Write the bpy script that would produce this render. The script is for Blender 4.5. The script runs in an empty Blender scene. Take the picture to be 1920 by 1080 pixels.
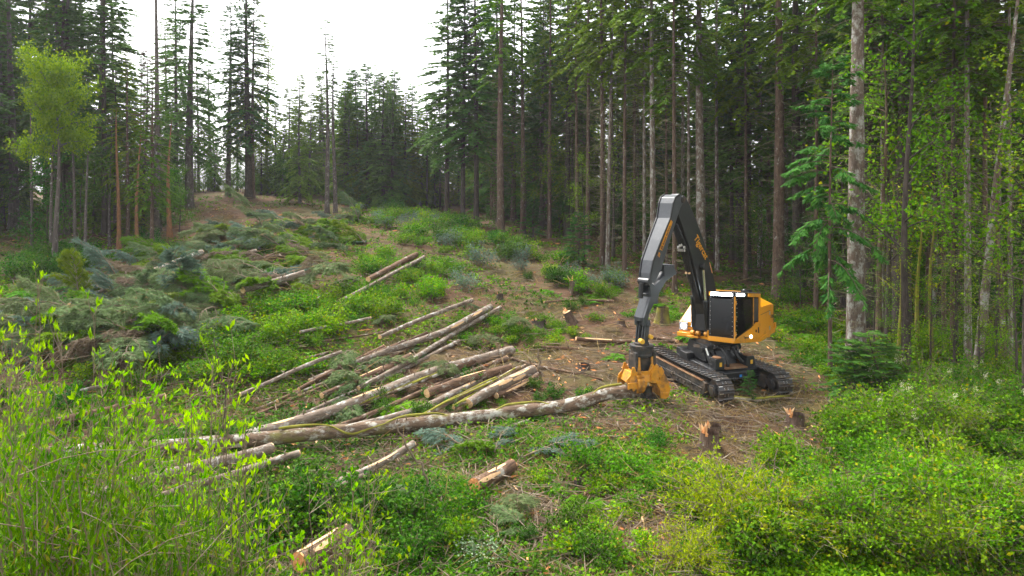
import bpy, math, random
import numpy as np
from mathutils import Matrix, Vector, noise as mnoise

# ------------------------------------------------------------------ camera, sky, sun, exposure
scene = bpy.context.scene
COL = scene.collection
CAM_H = 7.3
FPX = 1280.0        # focal length in pixels of the 1920 px wide photograph
HOR = 370.0         # row of the horizon in the photograph
cam_data = bpy.data.cameras.new('camera')
cam = bpy.data.objects.new('camera', cam_data)
COL.objects.link(cam)
cam.location = (0, 0, CAM_H)
cam.rotation_euler = (math.radians(90), 0, 0)
cam_data.sensor_width = 36.0
cam_data.lens = FPX / 1920 * 36.0
cam_data.shift_y = -(540 - HOR) / 1920.0
cam_data.clip_start = 0.1
cam_data.clip_end = 5000
scene.camera = cam

SUN_EL, SUN_AZ = math.radians(56), math.radians(-38)     # azimuth from +Y towards +X
world = bpy.data.worlds.new('World')
scene.world = world
world.use_nodes = True
wn, wl = world.node_tree.nodes, world.node_tree.links
bg = wn['Background']
skyt = wn.new('ShaderNodeTexSky')
skyt.sky_type = 'NISHITA'
skyt.sun_disc = False
skyt.sun_elevation = SUN_EL
skyt.sun_rotation = SUN_AZ
skyt.air_density = 1.0
skyt.dust_density = 4.0
skyt.ozone_density = 1.0
hsv = wn.new('ShaderNodeHueSaturation')                  # a white overcast has no blue of its own
hsv.inputs['Saturation'].default_value = 0.12
wl.new(skyt.outputs[0], hsv.inputs['Color'])
wl.new(hsv.outputs[0], bg.inputs['Color'])
bg.inputs['Strength'].default_value = 0.15
sun_data = bpy.data.lights.new('sun', 'SUN')
sun_data.energy = 1.5
sun_data.angle = math.radians(12)
sun_data.color = (1.0, 0.95, 0.86)
sun = bpy.data.objects.new('sun', sun_data)
COL.objects.link(sun)
sdir = Vector((math.sin(SUN_AZ) * math.cos(SUN_EL), math.cos(SUN_AZ) * math.cos(SUN_EL), math.sin(SUN_EL)))
sun.rotation_euler = sdir.to_track_quat('Z', 'Y').to_euler()
sun.location = sdir * 200
scene.view_settings.view_transform = 'Standard'
scene.view_settings.look = 'None'
scene.view_settings.gamma = 1.0
scene.view_settings.exposure = 1.74
cy = scene.cycles
cy.max_bounces = 8
cy.diffuse_bounces = 4
cy.glossy_bounces = 2
cy.transmission_bounces = 5
cy.transparent_max_bounces = 6
cy.volume_bounces = 0
cy.caustics_reflective = cy.caustics_refractive = False
cy.sample_clamp_indirect = 6.0

rng = np.random.default_rng(7)
random.seed(7)
R = math.radians

# ------------------------------------------------------------------ helpers
def norm(a):
    return a / np.maximum(np.linalg.norm(a, axis=-1, keepdims=True), 1e-9)

class MB:
    """Collects verts and faces (numpy) and links them as one mesh object."""
    def __init__(self, M=None):
        self.V = []; self.Q = []; self.N = []; self.n = 0; self.M = M
    def add(self, v, quads=None, ngons=None, mat=0, tint=None):
        v = np.asarray(v, float)
        if self.M is not None:
            A = np.array(self.M)
            v = v @ A[:3, :3].T + A[:3, 3]
        if quads is not None and len(quads):
            q = np.asarray(quads, np.int64) + self.n
            t = np.full(len(q), 0.5) if tint is None else np.broadcast_to(np.asarray(tint, float), (len(q),))
            self.Q.append((q, np.full(len(q), mat), t))
        for g in ngons or ():
            self.N.append(([i + self.n for i in g], mat))
        self.V.append(v); self.n += len(v)
        return self
    def merge(self, other, mat=None):
        self.V += other.V
        self.Q += [(q + self.n, m if mat is None else np.full(len(q), mat), t) for q, m, t in other.Q]
        self.N += [([i + self.n for i in g], m if mat is None else mat) for g, m in other.N]
        self.n += other.n
    def box(self, c, s, rot=None, mat=0):
        h = np.array(s, float) / 2
        v = np.array([[x, y, z] for x in (-1, 1) for y in (-1, 1) for z in (-1, 1)], float) * h
        if rot is not None:
            v = v @ np.array(rot.to_3x3() if hasattr(rot, 'to_3x3') else rot).T
        v = v + np.array(c, float)
        return self.add(v, [(0, 1, 3, 2), (4, 6, 7, 5), (0, 4, 5, 1), (2, 3, 7, 6), (0, 2, 6, 4), (1, 5, 7, 3)], mat=mat)
    def hexa(self, bot, top, mat=0):
        """bot, top: four corners each, counter-clockwise from above."""
        v = np.array(list(bot) + list(top), float)
        return self.add(v, [(3, 2, 1, 0), (4, 5, 6, 7), (0, 1, 5, 4), (1, 2, 6, 5), (2, 3, 7, 6), (3, 0, 4, 7)], mat=mat)
    def prism(self, prof, y0, y1, mat=0, y0b=None, y1b=None):
        """profile in x-z, extruded along y."""
        n = len(prof)
        a = [(p[0], y0, p[1]) for p in prof]; b = [(p[0], y1, p[1]) for p in prof]
        area = sum(prof[i][0] * prof[(i + 1) % n][1] - prof[(i + 1) % n][0] * prof[i][1] for i in range(n))
        q = [(i, (i + 1) % n, n + (i + 1) % n, n + i) for i in range(n)]
        g = [list(range(n))[::-1], [n + i for i in range(n)]]
        if area > 0:
            q = [t[::-1] for t in q]; g = [t[::-1] for t in g]
        if y1 < y0:
            q = [t[::-1] for t in q]; g = [t[::-1] for t in g]
        return self.add(a + b, q, g, mat=mat)
    def tube(self, pts, rad, sides=8, mat=0, cap=True, tint=None, flat=None):
        p = np.asarray(pts, float); n = len(p)
        r = np.broadcast_to(np.asarray(rad, float), (n,))
        t = norm(np.gradient(p, axis=0))
        up = np.array([0, 0, 1.0]) if abs(t[0][2]) < 0.9 else np.array([1.0, 0, 0])
        u = norm(np.cross(t, up)); w = np.cross(t, u)
        for i in range(1, n):                                  # keep the frame from flipping
            a = u[i - 1] - t[i] * (u[i - 1] @ t[i])
            if np.linalg.norm(a) > 1e-6:
                u[i] = a / np.linalg.norm(a); w[i] = np.cross(t[i], u[i])
        ang = np.linspace(0, 2 * np.pi, sides, endpoint=False)
        ring = (u[:, None, :] * np.cos(ang)[None, :, None] + w[:, None, :] * np.sin(ang)[None, :, None]) * r[:, None, None]
        if flat is not None:
            ring = ring * np.asarray(flat)[:, :, None]
        v = (p[:, None, :] + ring).reshape(-1, 3)
        i = np.arange(n - 1)[:, None]; j = np.arange(sides)[None, :]; k = (j + 1) % sides
        q = np.stack([i * sides + j, i * sides + k, (i + 1) * sides + k, (i + 1) * sides + j], -1).reshape(-1, 4)
        g = [list(range(sides))[::-1], [(n - 1) * sides + m for m in range(sides)]] if cap else None
        return self.add(v, q, g, mat=mat, tint=tint)
    def cyl(self, a, b, r, sides=14, mat=0, r2=None):
        return self.tube([a, b], [r, r if r2 is None else r2], sides, mat)
    def leaves(self, P, D, S, L, W, fold=0.0, mat=0, tint=None, mid=0.5):
        """diamond leaves: base P, direction D, side S, length L, width W."""
        P, D, S = (np.asarray(a, float) for a in (P, D, S))
        L = np.broadcast_to(np.asarray(L, float), (len(P),))[:, None]; W = np.broadcast_to(np.asarray(W, float), (len(P),))[:, None]
        Nn = np.cross(D, S)
        m = P + D * L * mid + Nn * W * fold
        v = np.stack([P, m + S * W / 2, P + D * L - Nn * L * fold * .4, m - S * W / 2], 1).reshape(-1, 3)
        q = np.arange(len(P) * 4).reshape(-1, 4)
        return self.add(v, q, mat=mat, tint=tint)
    def build(self, name, mats, parent=None, smooth=False, bevel=0.0, link=True):
        me = bpy.data.meshes.new(name)
        v = np.concatenate(self.V) if self.V else np.zeros((0, 3))
        me.vertices.add(len(v)); me.vertices.foreach_set('co', v.astype(np.float32).ravel())
        nq = sum(len(q) for q, _, _ in self.Q)
        loops = [q.ravel() for q, _, _ in self.Q] + [np.array(g) for g, _ in self.N]
        tot = np.concatenate([np.full(nq, 4, np.int32), np.array([len(g) for g, _ in self.N], np.int32)])
        loops = np.concatenate(loops).astype(np.int32)
        me.loops.add(len(loops)); me.loops.foreach_set('vertex_index', loops)
        me.polygons.add(len(tot))
        me.polygons.foreach_set('loop_start', np.concatenate([[0], np.cumsum(tot)[:-1]]).astype(np.int32))
        mi = np.concatenate([m for _, m, _ in self.Q] + [np.array([m for _, m in self.N], int)]).astype(np.int32)
        me.polygons.foreach_set('material_index', mi)
        ti = np.concatenate([t for _, _, t in self.Q] + [np.full(len(self.N), .5)]).astype(np.float32)
        at = me.attributes.new('tint', 'FLOAT', 'FACE'); at.data.foreach_set('value', ti)
        me.update(calc_edges=True); me.validate()
        me.polygons.foreach_set('use_smooth', np.full(len(me.polygons), smooth, bool))
        for m in (mats if isinstance(mats, (list, tuple)) else [mats]):
            me.materials.append(m)
        return link_obj(name, me, parent, bevel)

def link_obj(name, data, parent=None, bevel=0.0):
    o = bpy.data.objects.new(name, data)
    COL.objects.link(o)
    if parent is not None:
        o.parent = parent
    if bevel:
        b = o.modifiers.new('edge', 'BEVEL'); b.width = bevel; b.segments = 2; b.limit_method = 'ANGLE'; b.angle_limit = R(35)
    return o

def tag(o, label=None, cat=None, group=None, kind=None):
    for k, val in (('label', label), ('category', cat), ('group', group), ('kind', kind)):
        if val:
            o[k] = val
    return o

def thing(name, label, cat, loc=(0, 0, 0), rz=0.0, group=None):
    o = bpy.data.objects.new(name, None)
    COL.objects.link(o)
    o.empty_display_size = 0.3
    o.location = loc; o.rotation_euler = (0, 0, rz)
    return tag(o, label, cat, group)

CHILDREN = {}
def copy_thing(root, loc, rot=(0, 0, 0), scale=(1, 1, 1), label=None, cat=None, group=None):
    if root.name not in CHILDREN:
        CHILDREN[root.name] = [(c, list(c.children)) for c in root.children]
    r = root.copy(); COL.objects.link(r)
    r.location = loc; r.rotation_euler = rot; r.scale = scale
    tag(r, label, cat, group)
    for c, sub in CHILDREN[root.name]:
        k = c.copy(); COL.objects.link(k); k.parent = r
        for g in sub:
            h = g.copy(); COL.objects.link(h); h.parent = k
    return r

class Kind:
    """One built thing; the first use takes the original, later uses take copies."""
    def __init__(self, root):
        self.root = root; self.used = False
    def put(self, loc, rot=(0, 0, 0), scale=(1, 1, 1), label=None, cat=None, group=None):
        if not self.used:
            self.used = True
            r = self.root
            CHILDREN[r.name] = [(c, list(c.children)) for c in r.children]
            r.location = loc; r.rotation_euler = rot; r.scale = scale
            for k in ('group',):
                if k in r: del r[k]
            return tag(r, label, cat, group)
        keep = copy_thing(self.root, loc, rot, scale)
        if 'group' in keep: del keep['group']
        return tag(keep, label, cat, group)

# ------------------------------------------------------------------ terrain
def pix(px, py, d):
    """the point at depth d that the photograph shows at (px, py)"""
    return np.array([(px - 960) / FPX * d, d, CAM_H - (py - HOR) * d / FPX])

_cp = [(940, 440, 62), (1130, 495, 50), (1455, 555, 43), (1605, 685, 29.3), (1820, 700, 28), (868, 418, 68), (800, 418, 72),
       (620, 400, 72), (430, 366, 82), (355, 388, 70), (294, 440, 56), (222, 465, 52), (100, 482, 47), (0, 485, 45),
       (410, 405, 62), (520, 425, 53), (650, 430, 54), (750, 470, 47), (650, 540, 36), (500, 520, 38), (300, 505, 43),
       (200, 548, 38), (850, 560, 36), (700, 640, 28.5), (500, 650, 27.5), (300, 630, 29), (100, 600, 32), (930, 575, 35.5),
       (960, 665, 29.5), (600, 738, 25), (1000, 590, 36), (1100, 530, 44), (600, 1050, 13.9), (200, 930, 16.7), (0, 1000, 14.8),
       (1300, 1050, 13.8), (1800, 1050, 13.8), (1800, 850, 19.5), (1300, 580, 39), (300, 780, 22.5), (0, 750, 24)]
_pts = [tuple(pix(*c)) for c in _cp]
_pts += [(7.4, 24.2, 0), (9.8, 24.9, 0), (5.9, 28.2, .25), (8.4, 29.0, .25), (7.85, 26.6, .12), (5, 24, 0), (11, 28, .1), (0, 22, 0), (0, -15, 0),
         (-60, -15, 0.5), (60, -15, 0), (70, 40, 1.5), (40, 30, .6), (30, 60, 2.6), (60, 110, 5), (0, 120, 8), (-60, 110, 8), (-40, 60, 4.5),
         (-60, 40, 3), (-30, 25, 1.5)]
_pts = np.array(_pts)
def _tps(r2):
    return 0.5 * r2 * np.log(r2 + 1e-6)
_XY = _pts[:, :2] / 30.0
_n = len(_XY)
_K = _tps(((_XY[:, None] - _XY[None]) ** 2).sum(-1)) + np.eye(_n) * 0.02
_Pm = np.hstack([np.ones((_n, 1)), _XY])
_A = np.zeros((_n + 3, _n + 3)); _A[:_n, :_n] = _K; _A[:_n, _n:] = _Pm; _A[_n:, :_n] = _Pm.T
_w = np.linalg.solve(_A, np.concatenate([_pts[:, 2], np.zeros(3)]))
def _smooth(x, a, b):
    t = np.clip((x - a) / (b - a), 0, 1); return t * t * (3 - 2 * t)
def _bump(x, y):
    b = np.zeros_like(x)
    for k, (f, a) in enumerate(((0.31, .14), (0.73, .09), (1.7, .05), (3.9, .022))):
        b += a * np.sin(f * x * 1.9 + 1.3 * k + 1.7 * np.sin(f * y * 1.1 + k)) * np.cos(f * y * 2.1 - .7 * k + 1.4 * np.sin(f * x * 1.3))
    flat = 1 - 0.95 * np.exp(-(((x - 7.9) / 3.4) ** 4 + ((y - 26.6) / 3.4) ** 4))
    return b * flat
def ground_z(x, y):
    x = np.asarray(x, float); y = np.asarray(y, float)
    sh = np.broadcast(x, y).shape
    xx = np.clip(np.broadcast_to(x, sh).ravel(), -75, 75); yy = np.clip(np.broadcast_to(y, sh).ravel(), -15, 125)
    out = np.empty(len(xx))
    for i in range(0, len(xx), 60000):
        q = np.stack([xx[i:i + 60000], yy[i:i + 60000]], 1) / 30.0
        out[i:i + 60000] = _tps(((q[:, None] - _XY[None]) ** 2).sum(-1)) @ _w[:_n] + _w[_n] + q @ _w[_n + 1:]
    return (np.clip(out, -1.0, 10.0) + _bump(xx, yy)).reshape(sh)
def gz(x, y):
    return float(ground_z(np.array([x]), np.array([y]))[0])
_dd = np.linspace(8, 130, 700)
def on_ground(px, py):
    """the ground point that the photograph shows at (px, py)"""
    P = np.stack([(px - 960) / FPX * _dd, _dd, CAM_H - (py - HOR) * _dd / FPX], 1)
    below = np.nonzero(P[:, 2] <= ground_z(P[:, 0], P[:, 1]))[0]
    k = below[0] if len(below) else len(_dd) - 1
    return P[k]

# ------------------------------------------------------------------ materials
def new_mat(name):
    m = bpy.data.materials.new(name); m.use_nodes = True
    nt = m.node_tree
    return m, nt, nt.nodes, nt.links, nt.nodes['Principled BSDF']
def N(nodes, t, **kw):
    n = nodes.new(t)
    for k, v in kw.items():
        setattr(n, k, v)
    return n
def ramp(nodes, stops):
    r = nodes.new('ShaderNodeValToRGB')
    el = r.color_ramp.elements
    while len(el) < len(stops):
        el.new(0.5)
    for e, (p, c) in zip(el, stops):
        e.position = p; e.color = (*c, 1) if len(c) == 3 else c
    return r
def mixc(nodes, links, fac, a, b):
    m = nodes.new('ShaderNodeMix'); m.data_type = 'RGBA'
    for sock, val in ((m.inputs[0], fac), (m.inputs[6], a), (m.inputs[7], b)):
        if hasattr(val, 'is_output') or hasattr(val, 'links'):
            links.new(val, sock)
        else:
            sock.default_value = val if not isinstance(val, tuple) else (*val, 1)
    return m.outputs[2]
def noise_tex(nodes, links, scale, detail=4, vec=None, rough=.6):
    t = nodes.new('ShaderNodeTexNoise'); t.inputs['Scale'].default_value = scale; t.inputs['Detail'].default_value = detail
    t.inputs['Roughness'].default_value = rough
    if vec is not None:
        links.new(vec, t.inputs['Vector'])
    return t
def rand_coords(nodes, links, stretch=(1, 1, 1)):
    """object coordinates shifted by a number of the object's own, so copies do not repeat"""
    tc = nodes.new('ShaderNodeTexCoord'); oi = nodes.new('ShaderNodeObjectInfo')
    mp = nodes.new('ShaderNodeMapping'); mp.inputs['Scale'].default_value = stretch
    links.new(tc.outputs['Object'], mp.inputs['Vector'])
    ml = nodes.new('ShaderNodeMath'); ml.operation = 'MULTIPLY'; ml.inputs[1].default_value = 37.0
    links.new(oi.outputs['Random'], ml.inputs[0])
    ad = nodes.new('ShaderNodeVectorMath'); ad.operation = 'ADD'
    links.new(mp.outputs[0], ad.inputs[0]); links.new(ml.outputs[0], ad.inputs[1])
    return ad.outputs[0], oi.outputs['Random']

def bark(name, base, dark, lichen=(.48, .48, .44), amt=.35, moss=0.0, mossc=(.16, .17, .03), axis='z', lscale=2.2):
    m, nt, n, l, p = new_mat(name)
    st = (1, 1, .22) if axis == 'z' else (.22, 1, 1)
    vec, rnd = rand_coords(n, l, st)
    vec2, _ = rand_coords(n, l, (1, 1, .6) if axis == 'z' else (.6, 1, 1))
    a = noise_tex(n, l, 11, 8, vec, .78)
    c = ramp(n, [(.36, dark), (.60, base)]); l.new(a.outputs['Fac'], c.inputs[0])
    b = noise_tex(n, l, lscale * 1.6, 7, vec2, .72)
    lo = .74 - amt * .5
    f = ramp(n, [(lo, (0, 0, 0)), (lo + .1, (1, 1, 1))]); l.new(b.outputs['Fac'], f.inputs[0])
    col = mixc(n, l, f.outputs[0], c.outputs[0], lichen)
    d = noise_tex(n, l, 1.1, 5, vec2)
    lo2 = .78 - moss * .55
    g = ramp(n, [(lo2, (0, 0, 0)), (lo2 + .14, (1, 1, 1))]); l.new(d.outputs['Fac'], g.inputs[0])
    col = mixc(n, l, g.outputs[0], col, mossc)
    l.new(col, p.inputs['Base Color'])
    p.inputs['Roughness'].default_value = .9; p.inputs['Specular IOR Level'].default_value = .15
    bu = n.new('ShaderNodeBump'); bu.inputs['Strength'].default_value = .7; bu.inputs['Distance'].default_value = .03
    l.new(a.outputs['Fac'], bu.inputs['Height']); l.new(bu.outputs[0], p.inputs['Normal'])
    return m

def leaf(name, ca, cb, trans=.35, rough=.65, hue=.03, odd=None, spec=.10, sat=1.24):
    """leaf colour runs from ca to cb by each leaf's own tint; odd: a rarer third colour"""
    m, nt, n, l, p = new_mat(name)
    at = N(n, 'ShaderNodeAttribute', attribute_name='tint')
    oi = n.new('ShaderNodeObjectInfo')
    stops = [(0, ca), (.82, cb)]
    if odd:
        stops += [(.93, cb), (.97, odd)]
    c = ramp(n, stops); l.new(at.outputs['Fac'], c.inputs[0])
    h = n.new('ShaderNodeHueSaturation')
    l.new(c.outputs[0], h.inputs['Color']); h.inputs['Saturation'].default_value = sat
    mr = n.new('ShaderNodeMapRange'); mr.inputs[3].default_value = .5 - hue; mr.inputs[4].default_value = .5 + hue
    l.new(oi.outputs['Random'], mr.inputs[0]); l.new(mr.outputs[0], h.inputs['Hue'])
    mv = n.new('ShaderNodeMapRange'); mv.inputs[3].default_value = .78; mv.inputs[4].default_value = 1.22
    m2 = n.new('ShaderNodeMath'); m2.operation = 'MULTIPLY'; m2.inputs[1].default_value = 7.31
    m3 = n.new('ShaderNodeMath'); m3.operation = 'FRACT'
    l.new(oi.outputs['Random'], m2.inputs[0]); l.new(m2.outputs[0], m3.inputs[0])
    l.new(m3.outputs[0], mv.inputs[0]); l.new(mv.outputs[0], h.inputs['Value'])
    l.new(h.outputs[0], p.inputs['Base Color'])
    p.inputs['Roughness'].default_value = rough; p.inputs['Specular IOR Level'].default_value = spec
    if trans > 0:
        tr = n.new('ShaderNodeBsdfTranslucent'); l.new(h.outputs[0], tr.inputs['Color'])
        mx = n.new('ShaderNodeMixShader'); mx.inputs[0].default_value = trans
        l.new(p.outputs[0], mx.inputs[1]); l.new(tr.outputs[0], mx.inputs[2])
        l.new(mx.outputs[0], n['Material Output'].inputs['Surface'])
    return m

def plain(name, col, rough=.6, metal=0.0, dirt=None, dirt_amt=.4, dscale=3.0, spec=.5, bump=0.0, wear=None):
    m, nt, n, l, p = new_mat(name)
    p.inputs['Roughness'].default_value = rough; p.inputs['Metallic'].default_value = metal; p.inputs['Specular IOR Level'].default_value = spec
    p.inputs['Base Color'].default_value = (*col, 1)
    vec, _ = rand_coords(n, l)
    a = noise_tex(n, l, dscale, 8, vec, .68)
    if dirt:
        lo = .72 - dirt_amt * .45
        f = ramp(n, [(lo, (0, 0, 0)), (lo + .22, (1, 1, 1))]); l.new(a.outputs['Fac'], f.inputs[0])
        c = mixc(n, l, f.outputs[0], col, dirt)
        if wear:
            b = noise_tex(n, l, dscale * 6, 4, vec)
            w = ramp(n, [(.66, (0, 0, 0)), (.72, (1, 1, 1))]); l.new(b.outputs['Fac'], w.inputs[0])
            c = mixc(n, l, w.outputs[0], c, wear)
        l.new(c, p.inputs['Base Color'])
        rr = n.new('ShaderNodeMapRange'); rr.inputs[3].default_value = rough; rr.inputs[4].default_value = min(1, rough + .35)
        l.new(f.outputs[0], rr.inputs[0]); l.new(rr.outputs[0], p.inputs['Roughness'])
    if bump:
        bu = n.new('ShaderNodeBump'); bu.inputs['Strength'].default_value = bump; bu.inputs['Distance'].default_value = .02
        l.new(a.outputs['Fac'], bu.inputs['Height']); l.new(bu.outputs[0], p.inputs['Normal'])
    return m

def cutwood(name, ca, cb):
    m, nt, n, l, p = new_mat(name)
    vec, _ = rand_coords(n, l)
    a = noise_tex(n, l, 14, 5, vec)
    c = ramp(n, [(.3, ca), (.7, cb)]); l.new(a.outputs['Fac'], c.inputs[0])
    l.new(c.outputs[0], p.inputs['Base Color']); p.inputs['Roughness'].default_value = .85; p.inputs['Specular IOR Level'].default_value = .2
    return m

MAT = {}
MAT['bark_brown'] = bark('bark_brown', (.17, .115, .085), (.06, .04, .03), amt=.30)
MAT['bark_pale'] = bark('bark_pale', (.22, .17, .135), (.09, .065, .05), lichen=(.41, .40, .36), amt=.48)
MAT['bark_dark'] = bark('bark_dark', (.10, .08, .068), (.035, .028, .024), amt=.16)
MAT['bark_grey'] = bark('bark_grey', (.15, .125, .11), (.06, .05, .045), lichen=(.38, .37, .34), amt=.35)
MAT['bark_moss'] = bark('bark_moss', (.14, .10, .07), (.05, .04, .03), amt=.22, moss=.72, mossc=(.24, .225, .035))
MAT['bark_orange'] = bark('bark_orange', (.34, .17, .08), (.14, .08, .05), amt=.12)
MAT['log_brown'] = bark('log_brown', (.20, .12, .075), (.055, .036, .027), lichen=(.42, .39, .33), amt=.36, axis='x', moss=.2)
MAT['log_pale'] = bark('log_pale', (.27, .21, .16), (.10, .075, .06), lichen=(.44, .43, .39), amt=.43, axis='x', lscale=3.2)
MAT['log_mossy'] = bark('log_mossy', (.20, .135, .09), (.06, .042, .03), lichen=(.46, .44, .38), amt=.48, moss=.45, mossc=(.20, .19, .05), axis='x')
MAT['twig'] = plain('twig', (.20, .15, .105), .9, dirt=(.34, .29, .22), dirt_amt=.5, spec=.1)
MAT['twig_dark'] = plain('twig_dark', (.10, .075, .055), .9, dirt=(.22, .19, .14), dirt_amt=.4, spec=.1)
MAT['twig_lichen'] = plain('twig_lichen', (.24, .23, .13), .9, dirt=(.15, .11, .08), dirt_amt=.5, spec=.1)
MAT['cut_wood'] = cutwood('cut_wood', (.62, .36, .17), (.80, .55, .32))
MAT['cut_orange'] = cutwood('cut_orange', (.62, .22, .07), (.78, .42, .18))
MAT['moss'] = plain('moss', (.22, .21, .035), .95, dirt=(.30, .28, .06), dirt_amt=.6, spec=.1)
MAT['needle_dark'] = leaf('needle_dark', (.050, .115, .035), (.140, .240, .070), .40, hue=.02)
MAT['needle_mid'] = leaf('needle_mid', (.080, .150, .030), (.205, .300, .062), .42, hue=.02)
MAT['needle_pale'] = leaf('needle_pale', (.105, .185, .045), (.230, .330, .085), .42, hue=.02)
MAT['needle_blue'] = leaf('needle_blue', (.055, .112, .075), (.160, .245, .175), .28, hue=.015, sat=.95)
MAT['needle_slash'] = leaf('needle_slash', (.085, .130, .058), (.205, .265, .135), .28, hue=.025, odd=(.26, .19, .11))
MAT['needle_dead'] = leaf('needle_dead', (.12, .085, .06), (.24, .19, .14), .15, hue=.01)
MAT['cedar'] = leaf('cedar', (.035, .098, .030), (.090, .185, .052), .3, hue=.015)
MAT['leaf_bright'] = leaf('leaf_bright', (.055, .150, .012), (.225, .400, .040), .38, hue=.02, odd=(.33, .34, .06))
MAT['leaf_mid'] = leaf('leaf_mid', (.035, .105, .012), (.150, .290, .045), .35, hue=.02, odd=(.25, .25, .06))
MAT['leaf_deep'] = leaf('leaf_deep', (.020, .070, .014), (.095, .195, .042), .30, hue=.02)
MAT['leaf_yellow'] = leaf('leaf_yellow', (.120, .190, .012), (.370, .420, .035), .4, hue=.015)
MAT['leaf_gold'] = leaf('leaf_gold', (.085, .160, .020), (.255, .345, .060), .40, hue=.01)
MAT['leaf_new'] = leaf('leaf_new', (.110, .275, .018), (.310, .500, .050), .46, hue=.015)
MAT['leaf_silver'] = leaf('leaf_silver', (.09, .15, .08), (.27, .33, .22), .2, hue=.01)
MAT['fern'] = leaf('fern', (.040, .130, .018), (.160, .320, .055), .36, hue=.02)
MAT['dry_grass'] = leaf('dry_grass', (.26, .19, .09), (.46, .37, .20), .3, hue=.01)
MAT['petal'] = leaf('petal', (.55, .52, .38), (.75, .72, .58), .3, hue=.005)
# ------------------------------------------------------------------ ground
def axis_steps(lo, hi, fine_lo, fine_hi, fine):
    a = list(np.arange(fine_lo, fine_hi + 1e-6, fine))
    s, v = fine, fine_hi
    while v < hi:
        s *= 1.16; v += s; a.append(min(v, hi))
    s, v = fine, fine_lo
    while v > lo:
        s *= 1.16; v -= s; a.insert(0, max(v, lo))
    return np.array(a)
gx = axis_steps(-600, 600, -30, 26, .22)
gy = axis_steps(-150, 700, 9, 62, .22)
GX, GY = np.meshgrid(gx, gy)
GZ = ground_z(GX, GY)
_gn = np.random.default_rng(3).normal(0, 1, GZ.shape)
_gn = (_gn + np.roll(_gn, 1, 0) + np.roll(_gn, 1, 1) + np.roll(_gn, (1, 1), (0, 1))) / 2
GZ = GZ + _gn * .028 * (GY < 70)                                  # clods and scuffed earth
nx, ny = len(gx), len(gy)
ii = np.arange(ny - 1)[:, None] * nx + np.arange(nx - 1)[None]
gm = MB(); gm.add(np.stack([GX, GY, GZ], -1).reshape(-1, 3), np.stack([ii, ii + 1, ii + nx + 1, ii + nx], -1).reshape(-1, 4))
m, nt, n, l, p = new_mat('soil')
tc = n.new('ShaderNodeTexCoord')
big = noise_tex(n, l, .22, 5, tc.outputs['Object'])
fine = noise_tex(n, l, 3.2, 9, tc.outputs['Object'], .75)
grain = noise_tex(n, l, 16, 6, tc.outputs['Object'], .75)
c1 = ramp(n, [(.3, (.030, .016, .010)), (.5, (.095, .048, .026)), (.7, (.21, .12, .068))]); l.new(fine.outputs['Fac'], c1.inputs[0])
c2 = ramp(n, [(.35, (.035, .021, .013)), (.65, (.17, .10, .06))]); l.new(grain.outputs['Fac'], c2.inputs[0])
c = mixc(n, l, .5, c1.outputs[0], c2.outputs[0])
gr = ramp(n, [(.46, (0, 0, 0)), (.60, (1, 1, 1))]); l.new(big.outputs['Fac'], gr.inputs[0])
gmul = n.new('ShaderNodeMath'); gmul.operation = 'MULTIPLY'; gmul.inputs[1].default_value = .45; l.new(gr.outputs[0], gmul.inputs[0])
c = mixc(n, l, gmul.outputs[0], c, (.070, .095, .022))
l.new(c, p.inputs['Base Color']); p.inputs['Roughness'].default_value = .95; p.inputs['Specular IOR Level'].default_value = .15
bu = n.new('ShaderNodeBump'); bu.inputs['Strength'].default_value = .9; bu.inputs['Distance'].default_value = .06
l.new(fine.outputs['Fac'], bu.inputs['Height']); l.new(bu.outputs[0], p.inputs['Normal'])
tag(gm.build('ground', m, smooth=True), 'brown forest soil of the cleared slope', 'ground', kind='structure')
# ------------------------------------------------------------------ the feller buncher
MAT['yellow'] = plain('machine_yellow', (.66, .268, .005), .38, dirt=(.36, .20, .06), dirt_amt=.40, dscale=2.2)
MAT['yellow_worn'] = plain('machine_yellow_worn', (.60, .25, .008), .5, dirt=(.20, .10, .035), dirt_amt=.62, dscale=3.2, wear=(.30, .24, .18))
MAT['black'] = plain('machine_black', (.016, .017, .019), .38, dirt=(.06, .052, .045), dirt_amt=.40, dscale=2.6)
MAT['black_dusty'] = plain('machine_black_dusty', (.022, .022, .022), .6, dirt=(.10, .072, .050), dirt_amt=.64, dscale=3.0)
MAT['steel_dark'] = plain('track_steel', (.095, .096, .10), .40, .75, dirt=(.14, .10, .07), dirt_amt=.62, dscale=5)
MAT['steel_worn'] = plain('worn_steel', (.55, .54, .52), .35, .9, dirt=(.25, .22, .19), dirt_amt=.4)
MAT['chrome'] = plain('cylinder_rod', (.62, .62, .57), .22, .85)
MAT['rubber'] = plain('hose_rubber', (.020, .020, .021), .6)
MAT['dirt'] = plain('packed_dirt', (.16, .085, .045), .95, dirt=(.26, .17, .10), dirt_amt=.6, spec=.1, bump=.6)
MAT['grey_panel'] = plain('grey_panel', (.30, .30, .31), .5)
MAT['blue_cap'] = plain('blue_cap', (.03, .22, .60), .5)
MAT['amber'] = plain('amber_lens', (.75, .42, .05), .3)
MAT['denim'] = plain('denim', (.03, .09, .20), .9)
MAT['hivis'] = plain('seat_cloth', (.03, .03, .035), .9)
MAT['skin'] = plain('skin', (.45, .27, .19), .6)
m, nt, n, l, p = new_mat('cab_glass')
p.inputs['Base Color'].default_value = (.010, .016, .020, 1); p.inputs['Roughness'].default_value = .06
tr = n.new('ShaderNodeBsdfTransparent'); tr.inputs[0].default_value = (.14, .20, .25, 1)
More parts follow.
